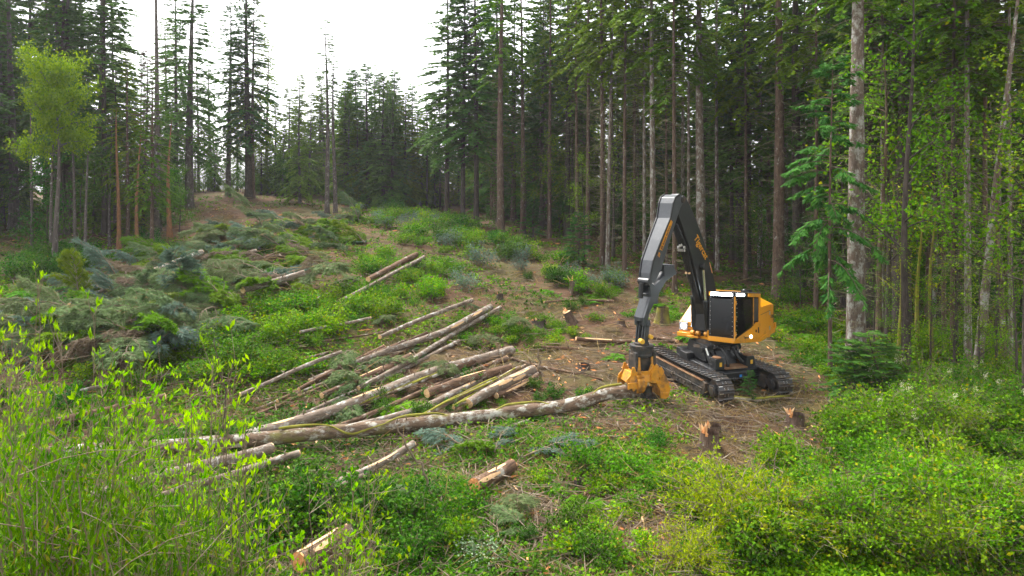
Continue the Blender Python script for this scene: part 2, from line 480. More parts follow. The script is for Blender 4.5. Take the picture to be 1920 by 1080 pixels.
fr = n.new('ShaderNodeMath'); fr.operation = 'MULTIPLY'; fr.inputs[1].default_value = .22; lw_ = n.new('ShaderNodeLayerWeight'); lw_.inputs[0].default_value = .35; l.new(lw_.outputs['Facing'], fr.inputs[0]); fr.operation = 'MULTIPLY_ADD'; fr.inputs[2].default_value = .045
gl = n.new('ShaderNodeBsdfGlossy'); gl.inputs['Roughness'].default_value = .03
mx = n.new('ShaderNodeMixShader'); l.new(fr.outputs[0], mx.inputs[0]); l.new(tr.outputs[0], mx.inputs[1]); l.new(gl.outputs[0], mx.inputs[2])
l.new(mx.outputs[0], n['Material Output'].inputs['Surface'])
MAT['glass'] = m
def emit(name, col, s):
    m, nt, n, l, p = new_mat(name)
    p.inputs['Emission Color'].default_value = (*col, 1); p.inputs['Emission Strength'].default_value = s
    p.inputs['Base Color'].default_value = (.8, .8, .8, 1)
    return m
MAT['lamp'] = emit('lit_lamp', (.80, .92, 1.0), 18)
MAT['lamp_warm'] = emit('lit_side_lamp', (1.0, .95, .8), 10)

CX, CY, CZ = 7.85, 26.6, 0.12
mach = thing('feller_buncher', 'yellow and black tracked feller buncher holding a felled trunk, lights on', 'feller buncher', (CX, CY, CZ))
F = np.array([.339, -.941]); TH = R(48)
Ux, Uy = -math.sin(TH), -math.cos(TH); Wx, Wy = math.cos(TH), -math.sin(TH)
Mu = Matrix(((F[0], -F[1], 0, 0), (F[1], F[0], 0, 0), (0, 0, 1, 0), (0, 0, 0, 1))) @ Matrix.Rotation(R(3.2), 4, 'Y')
Mb = Matrix(((Ux, Wx, 0, 0), (Uy, Wy, 0, 0), (0, 0, 1, -CZ), (0, 0, 0, 1)))          # boom plane, heights from z = 0
Mt = Mb @ Matrix.Translation((0, 0, 1.76)) @ Matrix.Rotation(R(-6.0), 4, 'Y') @ Matrix.Rotation(R(3.0), 4, 'X') @ Matrix.Translation((0, 0, -1.9))
def loc(px, py, y0):
    """boom-plane coordinates (forward, up) of what shows at (px, py) on the plane y0 to the machine's left"""
    k = (px - 960) / FPX
    bx, by = CX + y0 * Wx, CY + y0 * Wy
    x = (k * by - bx) / (Ux - k * Uy)
    d = by + x * Uy
    return (x, CAM_H - (py - HOR) * d / FPX)
def locs(pts, y0):
    return [loc(a, b, y0) for a, b in pts]

# undercarriage
def loop_pt(s):
    """point and tangent angle along the track loop; s in metres"""
    xf, xr, r, zc = 2.03, -2.03, .43, .46
    L = xf - xr; half = math.pi * r; tot = 2 * L + 2 * half
    s %= tot
    if s < L:
        t = s / L; return (xr + s, zc + r - .05 * math.sin(math.pi * t), 0)
    s -= L
    if s < half:
        a = s / r; return (xf + r * math.sin(a), zc + r * math.cos(a), -a)
    s -= half
    if s < L:
        return (xf - s, zc - r, -math.pi)
    s -= L
    a = s / r
    return (xr - r * math.sin(a), zc - r * math.cos(a), -math.pi - a)
for s in (-1, 1):
    tk = bpy.data.objects.new('track', None); COL.objects.link(tk); tk.parent = mach
    yc = 1.28 * s
    b = MB(Mu); g = MB(Mu)
    tot = 2 * 4.06 + 2 * math.pi * .43; ns = 50
    for k in range(ns):
        x, z, a = loop_pt(k * tot / ns)
        rot = Matrix.Rotation(-a, 3, 'Y')
        up = rot @ Vector((0, 0, 1)); fw = rot @ Vector((1, 0, 0))
        b.box((x, yc, z), (.192, .64, .032), rot)
        q = Vector((x, yc, z)) + up * .045 - fw * .06
        b.prism([(q.x - fw.x * .03 - up.x * .04, q.z - fw.z * .03 - up.z * .04), (q.x + fw.x * .03 - up.x * .04, q.z + fw.z * .03 - up.z * .04),
                 (q.x + fw.x * .010 + up.x * .022, q.z + fw.z * .010 + up.z * .022), (q.x - fw.x * .010 + up.x * .022, q.z - fw.z * .010 + up.z * .022)], yc - .318, yc + .318)
        e = Vector((x, yc + s * .245, z)) + up * .068 - fw * .06            # ground-off end of each grouser
        g.box(e, (.030, .16, .014), rot)
        for dy in (-.07, .07):
            for dx in (.0, .05):
                c_ = Vector((x, yc + dy, z)) + up * .019 + fw * dx
                g.box(c_, (.022, .022, .014), rot)
        lk = Vector((x, yc, z)) - up * .06
        b.box(lk, (.17, .20, .09), rot)
    ch = b.build('track_chain', MAT['steel_dark'], tk, bevel=.004)
    g.build('worn_edge', MAT['steel_worn'], ch)['kind'] = 'stuff'
    b = MB(Mu)
    yo = yc + s * .375; yi = yc - s * .24
    b.prism([(-1.72, .17), (1.62, .17), (1.72, .26), (1.72, .62), (1.60, .66), (-1.70, .66), (-1.82, .56), (-1.82, .28)], min(yi, yo), max(yi, yo))
    for k in range(13):                                                        # openings and bolts along the frame
        xx = -1.5 + k * .25
        b.box((xx, yo + s * .012, .30 + .03 * (k % 2)), (.09, .03, .05)); b.box((xx + .1, yo + s * .010, .50), (.05, .02, .04))
    b.box((.0, yo + s * .015, .41), (3.2, .03, .035)); b.box((-.5, yo + s * .03, .40), (.5, .05, .12)); b.box((.8, yo + s * .03, .40), (.35, .05, .10))
    fr_ = b.build('track_frame', MAT['black_dusty'], tk, bevel=.015)
    d = MB(Mu); d.box((-.05, yo - s * .06, .668), (3.2, .15, .03)); d.build('caked_dirt', MAT['dirt'], fr_)
    for xx, rr in ((2.03, .36), (-2.03, .38)):
        w = MB(Mu); w.cyl((xx, yc - .17, .46), (xx, yc + .17, .46), rr, 22); w.cyl((xx, yc - .30, .46), (xx, yc + .30, .46), .20, 18)
        w.cyl((xx, yc - .33, .46), (xx, yc + .33, .46), .13, 16)
        w.box((xx - .12 * (1 if xx > 0 else -1), yc, .46), (.42, .5, .22))
        w.build('idler_wheel' if xx > 0 else 'drive_sprocket', MAT['steel_dark'], tk, bevel=.01)
    w = MB(Mu)
    for k in range(7):
        w.cyl((-1.5 + k * .5, yc - .2, .20), (-1.5 + k * .5, yc + .2, .20), .12, 12)
    w.build('bottom_roller', MAT['black_dusty'], tk)
b = MB(Mu)
b.prism([(-1.15, .42), (1.15, .42), (1.32, .55), (1.32, .84), (1.15, .93), (-1.1, .93), (-1.3, .80)], -1.02, 1.02)
b.box((.9, 0, .60), (1.0, 2.1, .10)); b.box((-.9, 0, .62), (.9, 2.1, .3))
b.prism([(1.15, .50), (1.42, .56), (1.42, .80), (1.15, .90)], -.62, .62)
cb = b.build('car_body', MAT['black'], mach, bevel=.03)
d = MB(Mu); d.box((1.12, -.02, .935), (.50, 1.0, .04)); d.box((.4, .75, .945), (.8, .35, .04)); d.build('caked_dirt', MAT['dirt'], cb)
b = MB(Mu); b.box((1.437, .12, .66), (.03, .09, .09)); b.build('blue_marker', MAT['blue_cap'], cb)
b = MB(Mu); b.tube([(1.46, -.6, .60), (1.48, -.2, .585), (1.47, .2, .59), (1.46, .62, .62)], .018, 6); b.box((1.46, -.15, .575), (.05, .12, .08)); b.build('guard_bar', MAT['black_dusty'], cb)
for yy in (-.70, .68):
    b = MB(Mu); b.hexa([(.86, yy - .20, .9), (1.30, yy - .20, .9), (1.30, yy + .20, .9), (.86, yy + .20, .9)],
                       [(.90, yy - .17, 1.30), (1.26, yy - .17, 1.30), (1.26, yy + .17, 1.30), (.90, yy + .17, 1.30)])
    for k in range(4):
        b.cyl((.92 + .1 * k, yy - .21, 1.2), (.92 + .1 * k, yy + .21, 1.2), .02, 6)
    po = b.build('pivot_post', MAT['black'], mach, bevel=.03)
    b = MB(Mu); b.cyl((1.08, yy, 1.30), (1.08, yy, 1.33), .165, 16); b.build('dirty_cap', MAT['dirt'], po)
    b = MB(Mu); b.box((1.305, yy + .02, 1.10), (.012, .10, .15)); b.build('warning_sticker', MAT['amber'], po)
b = MB(Mu)                                                                      # levelling cradle under the upper works
b.prism([(-1.0, .9), (.85, .9), (.62, 1.42), (.75, 1.62), (-.8, 1.62), (-.85, 1.3)], -.42, .42)
b.prism([(-.75, 1.0), (.55, 1.0), (.35, 1.60), (-.6, 1.60)], -.78, .78)
b.box((.30, -.62, 1.48), (.55, .30, .22)); b.box((.30, .62, 1.48), (.55, .30, .22))
b.cyl((.35, -.9, 1.42), (.35, .9, 1.42), .11, 14)
b.box((-.45, -.95, 1.02), (.5, .35, .28)); b.box((-.9, -.75, 1.02), (.4, .5, .3))
lv = b.build('levelling_cradle', MAT['black'], mach, bevel=.02)
for pos_ in ((.50, -.425, 1.12), (.15, .79, 1.22)):
    b = MB(Mu); b.box(pos_, (.16, .012, .09)); b.build('warning_sticker', MAT['amber'], lv)
for yy in (-.80, .60):
    b = MB(Mu); b.cyl((.95, yy, .98), (.72, yy, 1.28), .085, 14); b.box((.97, yy, .98), (.2, .2, .16))
    tc_ = b.build('tilt_cylinder', MAT['black'], mach, bevel=.01)
    b = MB(Mu); b.cyl((.72, yy, 1.28), (.55, yy, 1.52), .045, 12); b.build('cylinder_rod', MAT['chrome'], tc_)
for pts in ([(.55, -.28, 1.60), (.85, -.30, 1.56), (1.12, -.30, 1.36), (1.2, -.28, 1.05), (1.16, -.26, .92)],
            [(.55, .22, 1.60), (.78, .26, 1.48), (.95, .36, 1.2), (1.08, .50, 1.05), (1.2, .62, 1.02)],
            [(.5, -.55, 1.45), (.7, -.5, 1.2), (.8, -.42, 1.0), (.7, -.3, .95)]):
    b = MB(Mu)
    q = np.array(pts); tt = np.linspace(0, len(q) - 1, 26)
    q = np.stack([np.interp(tt, np.arange(len(q)), q[:, i]) for i in range(3)], 1)
    for _ in range(3):
        q[1:-1] = (q[:-2] + q[1:-1] * 2 + q[2:]) / 4
    b.tube(q, .055 + .006 * (np.arange(26) % 2), 10); b.build('hydraulic_hose', MAT['rubber'], mach, smooth=True)
b = MB(Mt); b.cyl((0, 0, 1.66), (0, 0, 1.93), .72, 40); b.cyl((0, 0, 1.60), (0, 0, 1.72), .80, 40)
b.build('swing_bearing', MAT['black_dusty'], mach, bevel=.01)

# upper works
def loft(b, lo, hi, z0, z1):
    n_ = len(lo)
    v = [(x, y, z0) for x, y in lo] + [(x, y, z1) for x, y in hi]
    b.add(v, [(i, (i + 1) % n_, n_ + (i + 1) % n_, n_ + i) for i in range(n_)], [list(range(n_))[::-1], [n_ + i for i in range(n_)]])
YL = 1.40
b = MB(Mt)
loft(b, [(.90, .30), (.90, YL), (-1.0, YL), (-2.25, .95), (-2.25, -.95), (-1.2, -1.30), (.35, -1.30), (.45, -.45), (.75, .28)],
     [(.90, .30), (.90, YL), (-1.0, YL), (-2.3, 1.05), (-2.3, -1.0), (-1.2, -1.34), (.35, -1.34), (.45, -.45), (.75, .28)], 1.92, 2.04)
b.build('deck', MAT['yellow'], mach, bevel=.02)
# engine hood and counterweight: faceted, top edge bevelled towards the side
b = MB(Mt)
b.hexa([(-2.02, -1.30, 2.04), (-1.02, -1.34, 2.04), (-1.02, YL - .02, 2.04), (-2.02, YL - .10, 2.12)][::-1] if False else
       [(-2.05, -1.26, 2.045), (-.99, -1.30, 2.045), (-.99, YL - .03, 2.045), (-2.05, YL - .12, 2.045)],
       [(-2.05, -1.26, 3.30), (-.99, -1.30, 3.40), (-.99, YL - .03, 3.22), (-2.05, YL - .12, 3.36)])
b.hexa([(-2.04, -1.2, 3.2), (-.985, -1.2, 3.2), (-.985, YL - .04, 3.21), (-2.04, YL - .13, 3.34)],
       [(-1.95, -.9, 3.60), (-.985, -.9, 3.82), (-.985, .96, 3.82), (-1.95, .90, 3.60)])
hood = b.build('engine_hood', MAT['yellow'], mach, bevel=.015)
b = MB(Mt)
b.hexa([(-2.0, YL - .118, 3.09), (-1.05, YL - .036, 2.92), (-1.05, YL - .026, 2.92), (-2.0, YL - .106, 3.09)], [(-2.0, YL - .118, 3.105), (-1.05, YL - .036, 2.935), (-1.05, YL - .026, 2.935), (-2.0, YL - .106, 3.105)]); b.build('panel_seam', MAT['black'], hood)
b = MB(Mt); b.box((-1.96, YL - .10, 3.0), (.05, .03, .15)); b.build('latch', MAT['steel_worn'], hood)
b = MB(Mt); b.box((-1.96, YL - .10, 2.42), (.05, .03, .16)); b.build('latch', MAT['steel_worn'], hood)
b = MB(Mt)
loft(b, [(-2.06, -1.26), (-2.06, YL - .13), (-2.46, YL - .20), (-2.66, .75), (-2.66, -.7), (-2.42, -1.1)][::-1],
     [(-2.06, -1.26), (-2.06, YL - .13), (-2.46, YL - .20), (-2.66, .78), (-2.66, -.72), (-2.46, -1.1)][::-1], 2.25, 3.34)
loft(b, [(-2.06, -1.2), (-2.06, YL - .14), (-2.45, YL - .21), (-2.62, .75), (-2.62, -.7), (-2.45, -1.08)][::-1],
     [(-2.06, -.85), (-2.06, .82), (-2.2, .75), (-2.3, .60), (-2.3, -.6), (-2.2, -.75)][::-1], 3.34, 3.58)
cwt = b.build('counterweight', MAT['yellow'], mach, bevel=.015)
b = MB(Mt); b.hexa([(-2.68, YL - .26, 2.22), (-1.0, YL - .02, 1.93), (-1.0, YL + .04, 1.93), (-2.62, YL - .20, 2.24)], [(-2.68, YL - .26, 2.42), (-1.0, YL - .02, 2.07), (-1.0, YL + .04, 2.07), (-2.62, YL - .20, 2.44)])
b.hexa([(-2.68, YL - .26, 2.4), (-2.52, YL - .24, 2.38), (-2.50, YL - .16, 2.38), (-2.66, YL - .18, 2.4)], [(-2.68, YL - .26, 2.62), (-2.52, YL - .24, 2.58), (-2.50, YL - .16, 2.58), (-2.66, YL - .18, 2.62)])
b.build('bumper', MAT['yellow'], cwt, bevel=.01)
def lettering(text, parent, M, size, mat, shear=.2, bold=.006, name='lettering', align='CENTER', sx=1.0):
    cu = bpy.data.curves.new(name, 'FONT'); cu.body = text; cu.size = size; cu.shear = shear; cu.offset = bold; cu.extrude = .002
    cu.align_x = align; cu.align_y = 'CENTER'
    cu.materials.append(mat)
    o = link_obj(name, cu, parent)
    bpy.context.view_layer.update()
    me = bpy.data.meshes.new_from_object(o.evaluated_get(bpy.context.evaluated_depsgraph_get()))
    bpy.data.objects.remove(o); bpy.data.curves.remove(cu)
    me.transform(M @ Matrix.Diagonal((sx, 1, 1, 1)))
    if not me.materials:
        me.materials.append(mat)
    return link_obj(name, me, parent)
def frame_matrix(o, xdir, normal):
    x = Vector(xdir).normalized(); z = Vector(normal).normalized(); y = z.cross(x).normalized(); x = y.cross(z)
    return Matrix(((x.x, y.x, z.x, o[0]), (x.y, y.y, z.y, o[1]), (x.z, y.z, z.z, o[2]), (0, 0, 0, 1)))
# text on the counterweight's flank (its plane runs from (-2.06, YL-.13) to (-2.46, YL-.30))
nn = Vector((-.07, .40, 0)).normalized()
lettering('LX830', cwt, Mt @ frame_matrix(Vector((-2.24, YL - .163, 2.86)) + nn * .014, (-.40, -.07, 0), nn), .17, MAT['black'], .25, .004, sx=.75)
# right-hand hood with the headlight
b = MB(Mt)
prof = [(.36, 2.04), (.36, 2.52), (.22, 2.62), (-.62, 3.34), (-1.6, 3.34), (-1.6, 2.04)]
b.prism(prof, -1.33, -.62)
sh = b.build('side_hood', MAT['yellow'], mach, bevel=.03)
b = MB(Mt); b.box((.375, -.80, 2.33), (.015, .30, .022)); b.box((.375, -.80, 2.20), (.015, .30, .022)); b.build('grille_slot', MAT['black'], sh)
b = MB(Mt); b.prism([(.365, 2.16), (.40, 2.18), (.40, 2.48), (.365, 2.50)], -1.30, -.92); hl = b.build('headlight', MAT['grey_panel'], sh, bevel=.01)
b = MB(Mt); b.cyl((.395, -1.10, 2.34), (.415, -1.10, 2.34), .105, 20); b.build('lens', MAT['lamp'], hl)
b = MB(Mt); b.box((.42, -.93, 2.02), (.22, .78, .16)); b.box((.56, -.50, 1.98), (.3, .5, .08)); b.build('front_step', MAT['yellow'], mach, bevel=.02)
# black tower that carries the boom foot
b = MB(Mt)
b.prism([(-.55, 2.04), (.62, 2.04), (.66, 2.9), (.40, 2.96), (-.1, 3.05), (-.6, 2.8)], -.50, -.42); b.prism([(-.55, 2.04), (.62, 2.04), (.66, 2.9), (.40, 2.96), (-.1, 3.05), (-.6, 2.8)], .20, .28)
b.prism([(.58, 2.25), (.66, 2.25), (.68, 2.86), (.60, 2.92)], -.52, .30)
for yy in (-.4, .18):
    for zz in (2.35, 2.78):
        b.cyl((.66, yy, zz), (.70, yy, zz), .025, 8)
b.box((.0, -.2, 2.1), (1.1, .7, .14))
tw = b.build('boom_tower', MAT['black'], mach, bevel=.015)
b = MB(Mt)
for yy in (-.48, -.24, .12):
    b.cyl((.70, yy - .07, 2.14), (.70, yy + .07, 2.14), .09, 16)
b.build('pin_boss', MAT['yellow_worn'], tw, bevel=.01)

# cab
x0, x1, y0, y1, z0, z1 = -.98, .86, .32, YL, 2.045, 3.62
b = MB(Mt)
t = .07
def bar(a, c, w=.07):
    a, c = Vector(a), Vector(c)
    q = (c - a).to_track_quat('Z', 'Y').to_matrix()
    b.box((a + c) / 2, (w, w, (c - a).length), q)
for x, y in ((x1 - .035, y0 + .035), (x1 - .035, y1 - .035), (x0 + .035, y1 - .035), (x0 + .035, y0 + .035)):
    b.box((x, y, (z0 + z1) / 2), (.07, .07, z1 - z0))
b.box(((x0 + x1) / 2, (y0 + y1) / 2, z0 + .03), (x1 - x0 - .01, y1 - y0 - .01, .06))
b.box((x0 + .03, (y0 + y1) / 2, (z0 + z1) / 2), (.04, y1 - y0 - .15, z1 - z0 - .02))            # rear wall
b.box(((x0 + x1) / 2, y0 + .02, (z0 + z1) / 2), (x1 - x0 - .15, .03, z1 - z0 - .02))            # wall towards the boom
cab = b.build('cab', MAT['black'], mach, bevel=.008)
b = MB(Mt)                                                                                        # yellow lower quarter and rear post of the door side
P = [(x1 + .005, z0 - .02), (x0 - .01, z0 - .02), (x0 - .01, z0 + .62), (x0 + .28, z0 + .62), (x0 + .62, z0 + .42), (x1 - .06, z0 + .03), (x1 + .005, z0 + .03)]
b.prism(P, y1 - .02, y1 + .03)
b.box((x0 + .05, y1 + .005, (z0 + z1) / 2), (.11, .055, z1 - z0 + .02))
b.box((x1 + .012, (y0 + y1) / 2, z0 + .0), (.05, y1 - y0 + .06, .11))
b.box((x1 + .015, y1 + .0, (z0 + z1) / 2), (.035, .05, z1 - z0))
b.box((x1 + .012, y0 - .02, z0 + .12), (.05, .04, .28))
b.build('cab_trim', MAT['yellow'], cab, bevel=.006)
b = MB(Mt); b.box((x1 - .02, (y0 + y1) / 2, (z0 + z1) / 2 - .02), (.015, y1 - y0 - .14, z1 - z0 - .16)); b.build('windscreen', MAT['glass'], cab)
b = MB(Mt); b.box((x1 - .72, y1 - .03, (z0 + z1) / 2), (1.28, .015, z1 - z0 - .12)); wd = b.build('side_window', MAT['glass'], cab)
b = MB(Mt); b.box((x0 + .50, y1 + .004, (z0 + z1) / 2 + .1), (.04, .03, z1 - z0 - .24)); wp = b.build('door_post', MAT['yellow_worn'], cab, bevel=.005)
b = MB(Mt); b.box((x0 + .30, y1 - .01, z0 + 1.1), (.36, .02, .86)); b.build('side_louvre', MAT['black_dusty'], cab)
b = MB(Mt)
for k in range(9):
    b.cyl((x1 + .0, y1 - .10, z0 + .15 + k * .17), (x1 + .012, y1 - .10, z0 + .15 + k * .17), .014, 6); b.cyl((x1 + .0, y0 + .06, z0 + .15 + k * .17), (x1 + .012, y0 + .06, z0 + .15 + k * .17), .014, 6)
    b.cyl((x1 - .12, y1 + .0, z0 + .20 + k * .16), (x1 - .12, y1 + .02, z0 + .20 + k * .16), .014, 6)
b.build('window_bolt', MAT['steel_worn'], cab)['kind'] = 'stuff'
for zz in (.22, .80, 1.35):
    b = MB(Mt); b.box((x1 - .0, y1 + .035, z0 + zz), (.06, .035, .16)); b.build('door_hinge', MAT['yellow_worn'], cab, bevel=.006)
b = MB(Mt); b.box((x0 + .18, y1 + .045, z0 + .33), (.05, .03, .22)); b.box((x0 + .36, y1 + .045, z0 + .30), (.05, .04, .10)); b.build('door_handle', MAT['black'], cab, bevel=.006)
b = MB(Mt); b.cyl((x0 + .72, y1 + .03, z0 + .10), (x0 + .72, y1 + .05, z0 + .10), .055, 16); b.build('side_lamp', MAT['lamp_warm'], cab)
lettering('Tigercat', cab, Mt @ frame_matrix((x0 + 1.08, y1 + .034, z0 + .075), (-1, 0, 0), (0, 1, 0)), .115, MAT['black'], .2, .003)
b = MB(Mt)                                                                                        # roof with its front and side light bars
b.box(((x0 + x1) / 2 + .02, (y0 + y1) / 2, z1 + .155), (x1 - x0 + .12, y1 - y0 + .10, .03))
roof = b.build('cab_roof', MAT['black_dusty'], cab, bevel=.008)
b = MB(Mt); b.box((x0 + .45, y1 - .02, z1 + .07), (.92, .10, .14)); b.box((x0 + .03, (y0 + y1) / 2, z1 + .07), (.08, y1 - y0, .14)); b.build('roof_edge', MAT['yellow'], roof, bevel=.01)
b = MB(Mt); b.box((x1 + .02, y0 + .03, z1 + .07), (.06, .07, .14)); b.build('roof_edge', MAT['yellow'], roof, bevel=.01)
b = MB(Mt); b.box((x1 - .06, (y0 + y1) / 2 + .02, z1 + .07), (.12, y1 - y0 - .12, .135)); b.box((x0 + 1.35, y1 - .06, z1 + .07), (.86, .10, .135)); lb = b.build('light_bar', MAT['black'], roof, bevel=.01)
for k in range(8):
    yy = y0 + .14 + k * .112
    b = MB(Mt); b.box((x1 + .018, yy, z1 + .065), (.04, .086, .11)); b.build('work_light', MAT['lamp'], lb, bevel=.008)
for k in range(3):
    b = MB(Mt); b.box((x1 - .20 - k * .20, y1 + .0, z1 + .07), (.12, .03, .095)); b.build('work_light', MAT['lamp'], lb, bevel=.008)
b = MB(Mt); b.cyl((x0 + .55, y1 - .35, z1 + .165), (x0 + .55, y1 - .35, z1 + .24), .085, 18); b.cyl((x0 + .55, y1 - .35, z1 + .24), (x0 + .55, y1 - .35, z1 + .29), .08, 18, r2=.03)
b.box((x0 + .20, y1 - .45, z1 + .21), (.34, .30, .10)); b.build('roof_vent', MAT['black'], roof, bevel=.01)

# the operator on the seat behind the glass
op = thing('person', 'machine operator in blue jeans sitting behind the dark cab glass', 'person', (CX, CY, CZ))
Mo = Mt
b = MB(Mo); b.box((-.25, .86, 2.40), (.50, .50, .14)); b.box((-.52, .86, 2.80), (.13, .48, .75)); b.box((-.30, .86, 2.20), (.36, .36, .30)); b.build('operator_seat', MAT['hivis'], cab, bevel=.04)
b = MB(Mo)
for s in (-1, 1):
    b.box((.02, .86 + s * .33, 2.60), (.42, .11, .08)); b.cyl((.20, .86 + s * .33, 2.62), (.24, .86 + s * .33, 2.80), .025, 8)
b.build('control_console', MAT['black'], cab, bevel=.02)
def skin_body(name, verts, edges, radii, mat, parent, M, levels=2):
    me = bpy.data.meshes.new(name)
    A = np.array(M); v = np.array(verts, float) @ A[:3, :3].T + A[:3, 3]
    me.from_pydata([tuple(q) for q in v], edges, [])
    o = link_obj(name, me, parent)
    o.modifiers.new('skin', 'SKIN').use_smooth_shade = True
    for k, r_ in enumerate(radii):
        me.skin_vertices[0].data[k].radius = (r_, r_) if not isinstance(r_, tuple) else r_
    me.skin_vertices[0].data[0].use_root = True
    sd = o.modifiers.new('subd', 'SUBSURF'); sd.levels = sd.render_levels = levels
    me.materials.append(mat)
    return o
V0 = [(-.32, .86, 2.58), (-.34, .86, 2.80), (-.33, .86, 3.02), (-.32, .86, 3.12), (-.30, .86, 3.20), (-.28, .86, 3.30),
      (-.32, .68, 3.02), (-.22, .58, 2.80), (.06, .55, 2.74), (.16, .54, 2.78), (-.32, 1.04, 3.02), (-.22, 1.14, 2.80), (.06, 1.17, 2.74), (.16, 1.18, 2.78)]
E0 = [(0, 1), (1, 2), (2, 3), (3, 4), (4, 5), (2, 6), (6, 7), (7, 8), (8, 9), (2, 10), (10, 11), (11, 12), (12, 13)]
skin_body('body', V0, E0, [.15, .15, .16, .06, .095, .09, .075, .055, .042, .045, .075, .055, .042, .045], MAT['grey_panel'], op, Mo)
V1 = [(-.30, .86, 2.55), (-.28, .76, 2.56), (.14, .72, 2.58), (.34, .72, 2.22), (.46, .72, 2.16), (-.28, .96, 2.56), (.14, 1.0, 2.58), (.34, 1.0, 2.22), (.46, 1.0, 2.16)]
skin_body('trousers', V1, [(0, 1), (1, 2), (2, 3), (3, 4), (0, 5), (5, 6), (6, 7), (7, 8)], [.12, .10, .075, .055, .05, .10, .075, .055, .05], MAT['denim'], op, Mo)
b = MB(Mo)
a_ = np.linspace(0, 2 * np.pi, 16, endpoint=False)
for zz, r1, r2 in ((3.16, .075, .085), (3.22, .095, .10), (3.28, .098, .105), (3.34, .085, .095)):
    pass
b.tube([(-.285, .86, 3.13), (-.27, .86, 3.18), (-.27, .86, 3.25), (-.28, .86, 3.32), (-.285, .86, 3.38)], [.055, .085, .098, .088, .03], 16)
b.box((-.165, .86, 3.23), (.04, .03, .05)); b.box((-.28, .76, 3.24), (.04, .02, .06)); b.box((-.28, .96, 3.24), (.04, .02, .06))
b.build('head', MAT['skin'], op, smooth=True)
b = MB(Mo); b.tube([(-.29, .86, 3.27), (-.29, .86, 3.33), (-.29, .86, 3.40)], [.106, .10, .03], 16); b.box((-.16, .86, 3.285), (.12, .16, .02)); b.build('cap', MAT['denim'], op, smooth=False)

# boom
yb0, yb1 = -.42, -.02
prof = locs([(1276, 363), (1285, 367), (1293, 383), (1306, 412), (1322, 457), (1336, 507), (1344, 548), (1347, 590), (1343, 612), (1330, 612),
             (1322, 590), (1315, 555), (1304, 505), (1290, 455), (1279, 424), (1270, 398), (1267, 376)], yb1)
b = MB(Mb); b.prism(prof, yb0, yb1)
boom = b.build('boom', MAT['black'], mach, bevel=.03)
pa, pb = loc(1296, 436, yb1), loc(1330, 500, yb1)
dv = Vector((pb[0] - pa[0], 0, pb[1] - pa[1])).normalized()
ctr = loc(1314, 463, yb1)
lettering('Tigercat', boom, Mb @ frame_matrix((ctr[0] - .0, yb1 + .006, ctr[1]), dv, (0, 1, 0)), .40, MAT['yellow'], .22, .006, sx=.88)
b = MB(Mb); pc, pd = loc(1331, 492, yb1), loc(1336, 512, yb1)
b.prism([(pc[0], pc[1]), (pc[0] + .05, pc[1]), (pd[0] + .05, pd[1]), (pd[0], pd[1])], yb1, yb1 + .006); b.build('orange_stripe', MAT['cut_orange'], boom)
jx, jz = loc(1278, 374, yb1)
b = MB(Mb); b.cyl((jx, -.58, jz), (jx, .08, jz), .14, 20); b.cyl((jx, -.61, jz), (jx, .11, jz), .07, 14); b.build('boom_pin', MAT['black_dusty'], boom, bevel=.01)
# hydraulic lines, couplings and bolts on the boom's inner face
b = MB(Mb)
i0, i1, i2, i3 = loc(1275, 420, yb1), loc(1291, 462, yb1), loc(1305, 510, yb1), loc(1317, 570, yb1)
for k, yy in enumerate((-.37, -.32, -.27, -.21, -.15, -.09)):
    b.tube([(i0[0] + .06 + .02 * (k % 2), yy, i0[1]), (i1[0] + .08, yy + .02, i1[1]), (i2[0] + .09 + .03 * (k % 3), yy, i2[1]), (i3[0] + .06, yy * .8, i3[1])], .026, 7)
b.build('hydraulic_line', MAT['rubber'], boom, smooth=True)
b = MB(Mb)
for yy in (-.38, -.30, -.22, -.12):
    b.box((i1[0] + .10, yy, i1[1] + .05 * math.sin(yy * 20)), (.12, .07, .10)); b.cyl((i1[0] + .12, yy, i1[1] - .2), (i1[0] + .12, yy, i1[1] - .1), .035, 8)
b.build('coupling', MAT['steel_worn'], boom, bevel=.01)
b = MB(Mb)
for yy in (-.36, -.22):
    b.box((i2[0] + .14, yy, i2[1] - .05), (.03, .09, .07))
b.build('brass_tag', MAT['cut_wood'], boom)
# boom cylinders
for yy, top in ((-.52, (1299, 486)), (.08, (1318, 500))):
    tx_, tz_ = loc(*top, yy)
    f0 = (.55, 2.25); f1 = (.60, 3.45)
    dx, dz = tx_ - f0[0], tz_ - f0[1]; L_ = math.hypot(dx, dz)
    m1 = (f0[0] + dx * .46, f0[1] + dz * .46)
    b = MB(Mb); b.cyl((f0[0], yy, f0[1]), (m1[0], yy, m1[1]), .10, 18); b.cyl((m1[0] - dx / L_ * .12, yy, m1[1] - dz / L_ * .12), (m1[0], yy, m1[1]), .125, 18)
    b.tube([(f0[0] + .14, yy, f0[1] + .3), (f0[0] + dx * .3 + .13, yy, f0[1] + dz * .3), (m1[0] + .10, yy, m1[1] - .05)], .03, 8)
    bc = b.build('boom_cylinder', MAT['black'], mach, bevel=.008)
    b = MB(Mb); b.cyl((m1[0], yy, m1[1]), (tx_, yy, tz_), .058, 14); b.build('cylinder_rod', MAT['chrome'], bc)
    b = MB(Mb); b.cyl((tx_, yy - .09, tz_), (tx_, yy + .09, tz_), .12, 16); b.build('rod_eye', MAT['black_dusty'], bc, bevel=.01)
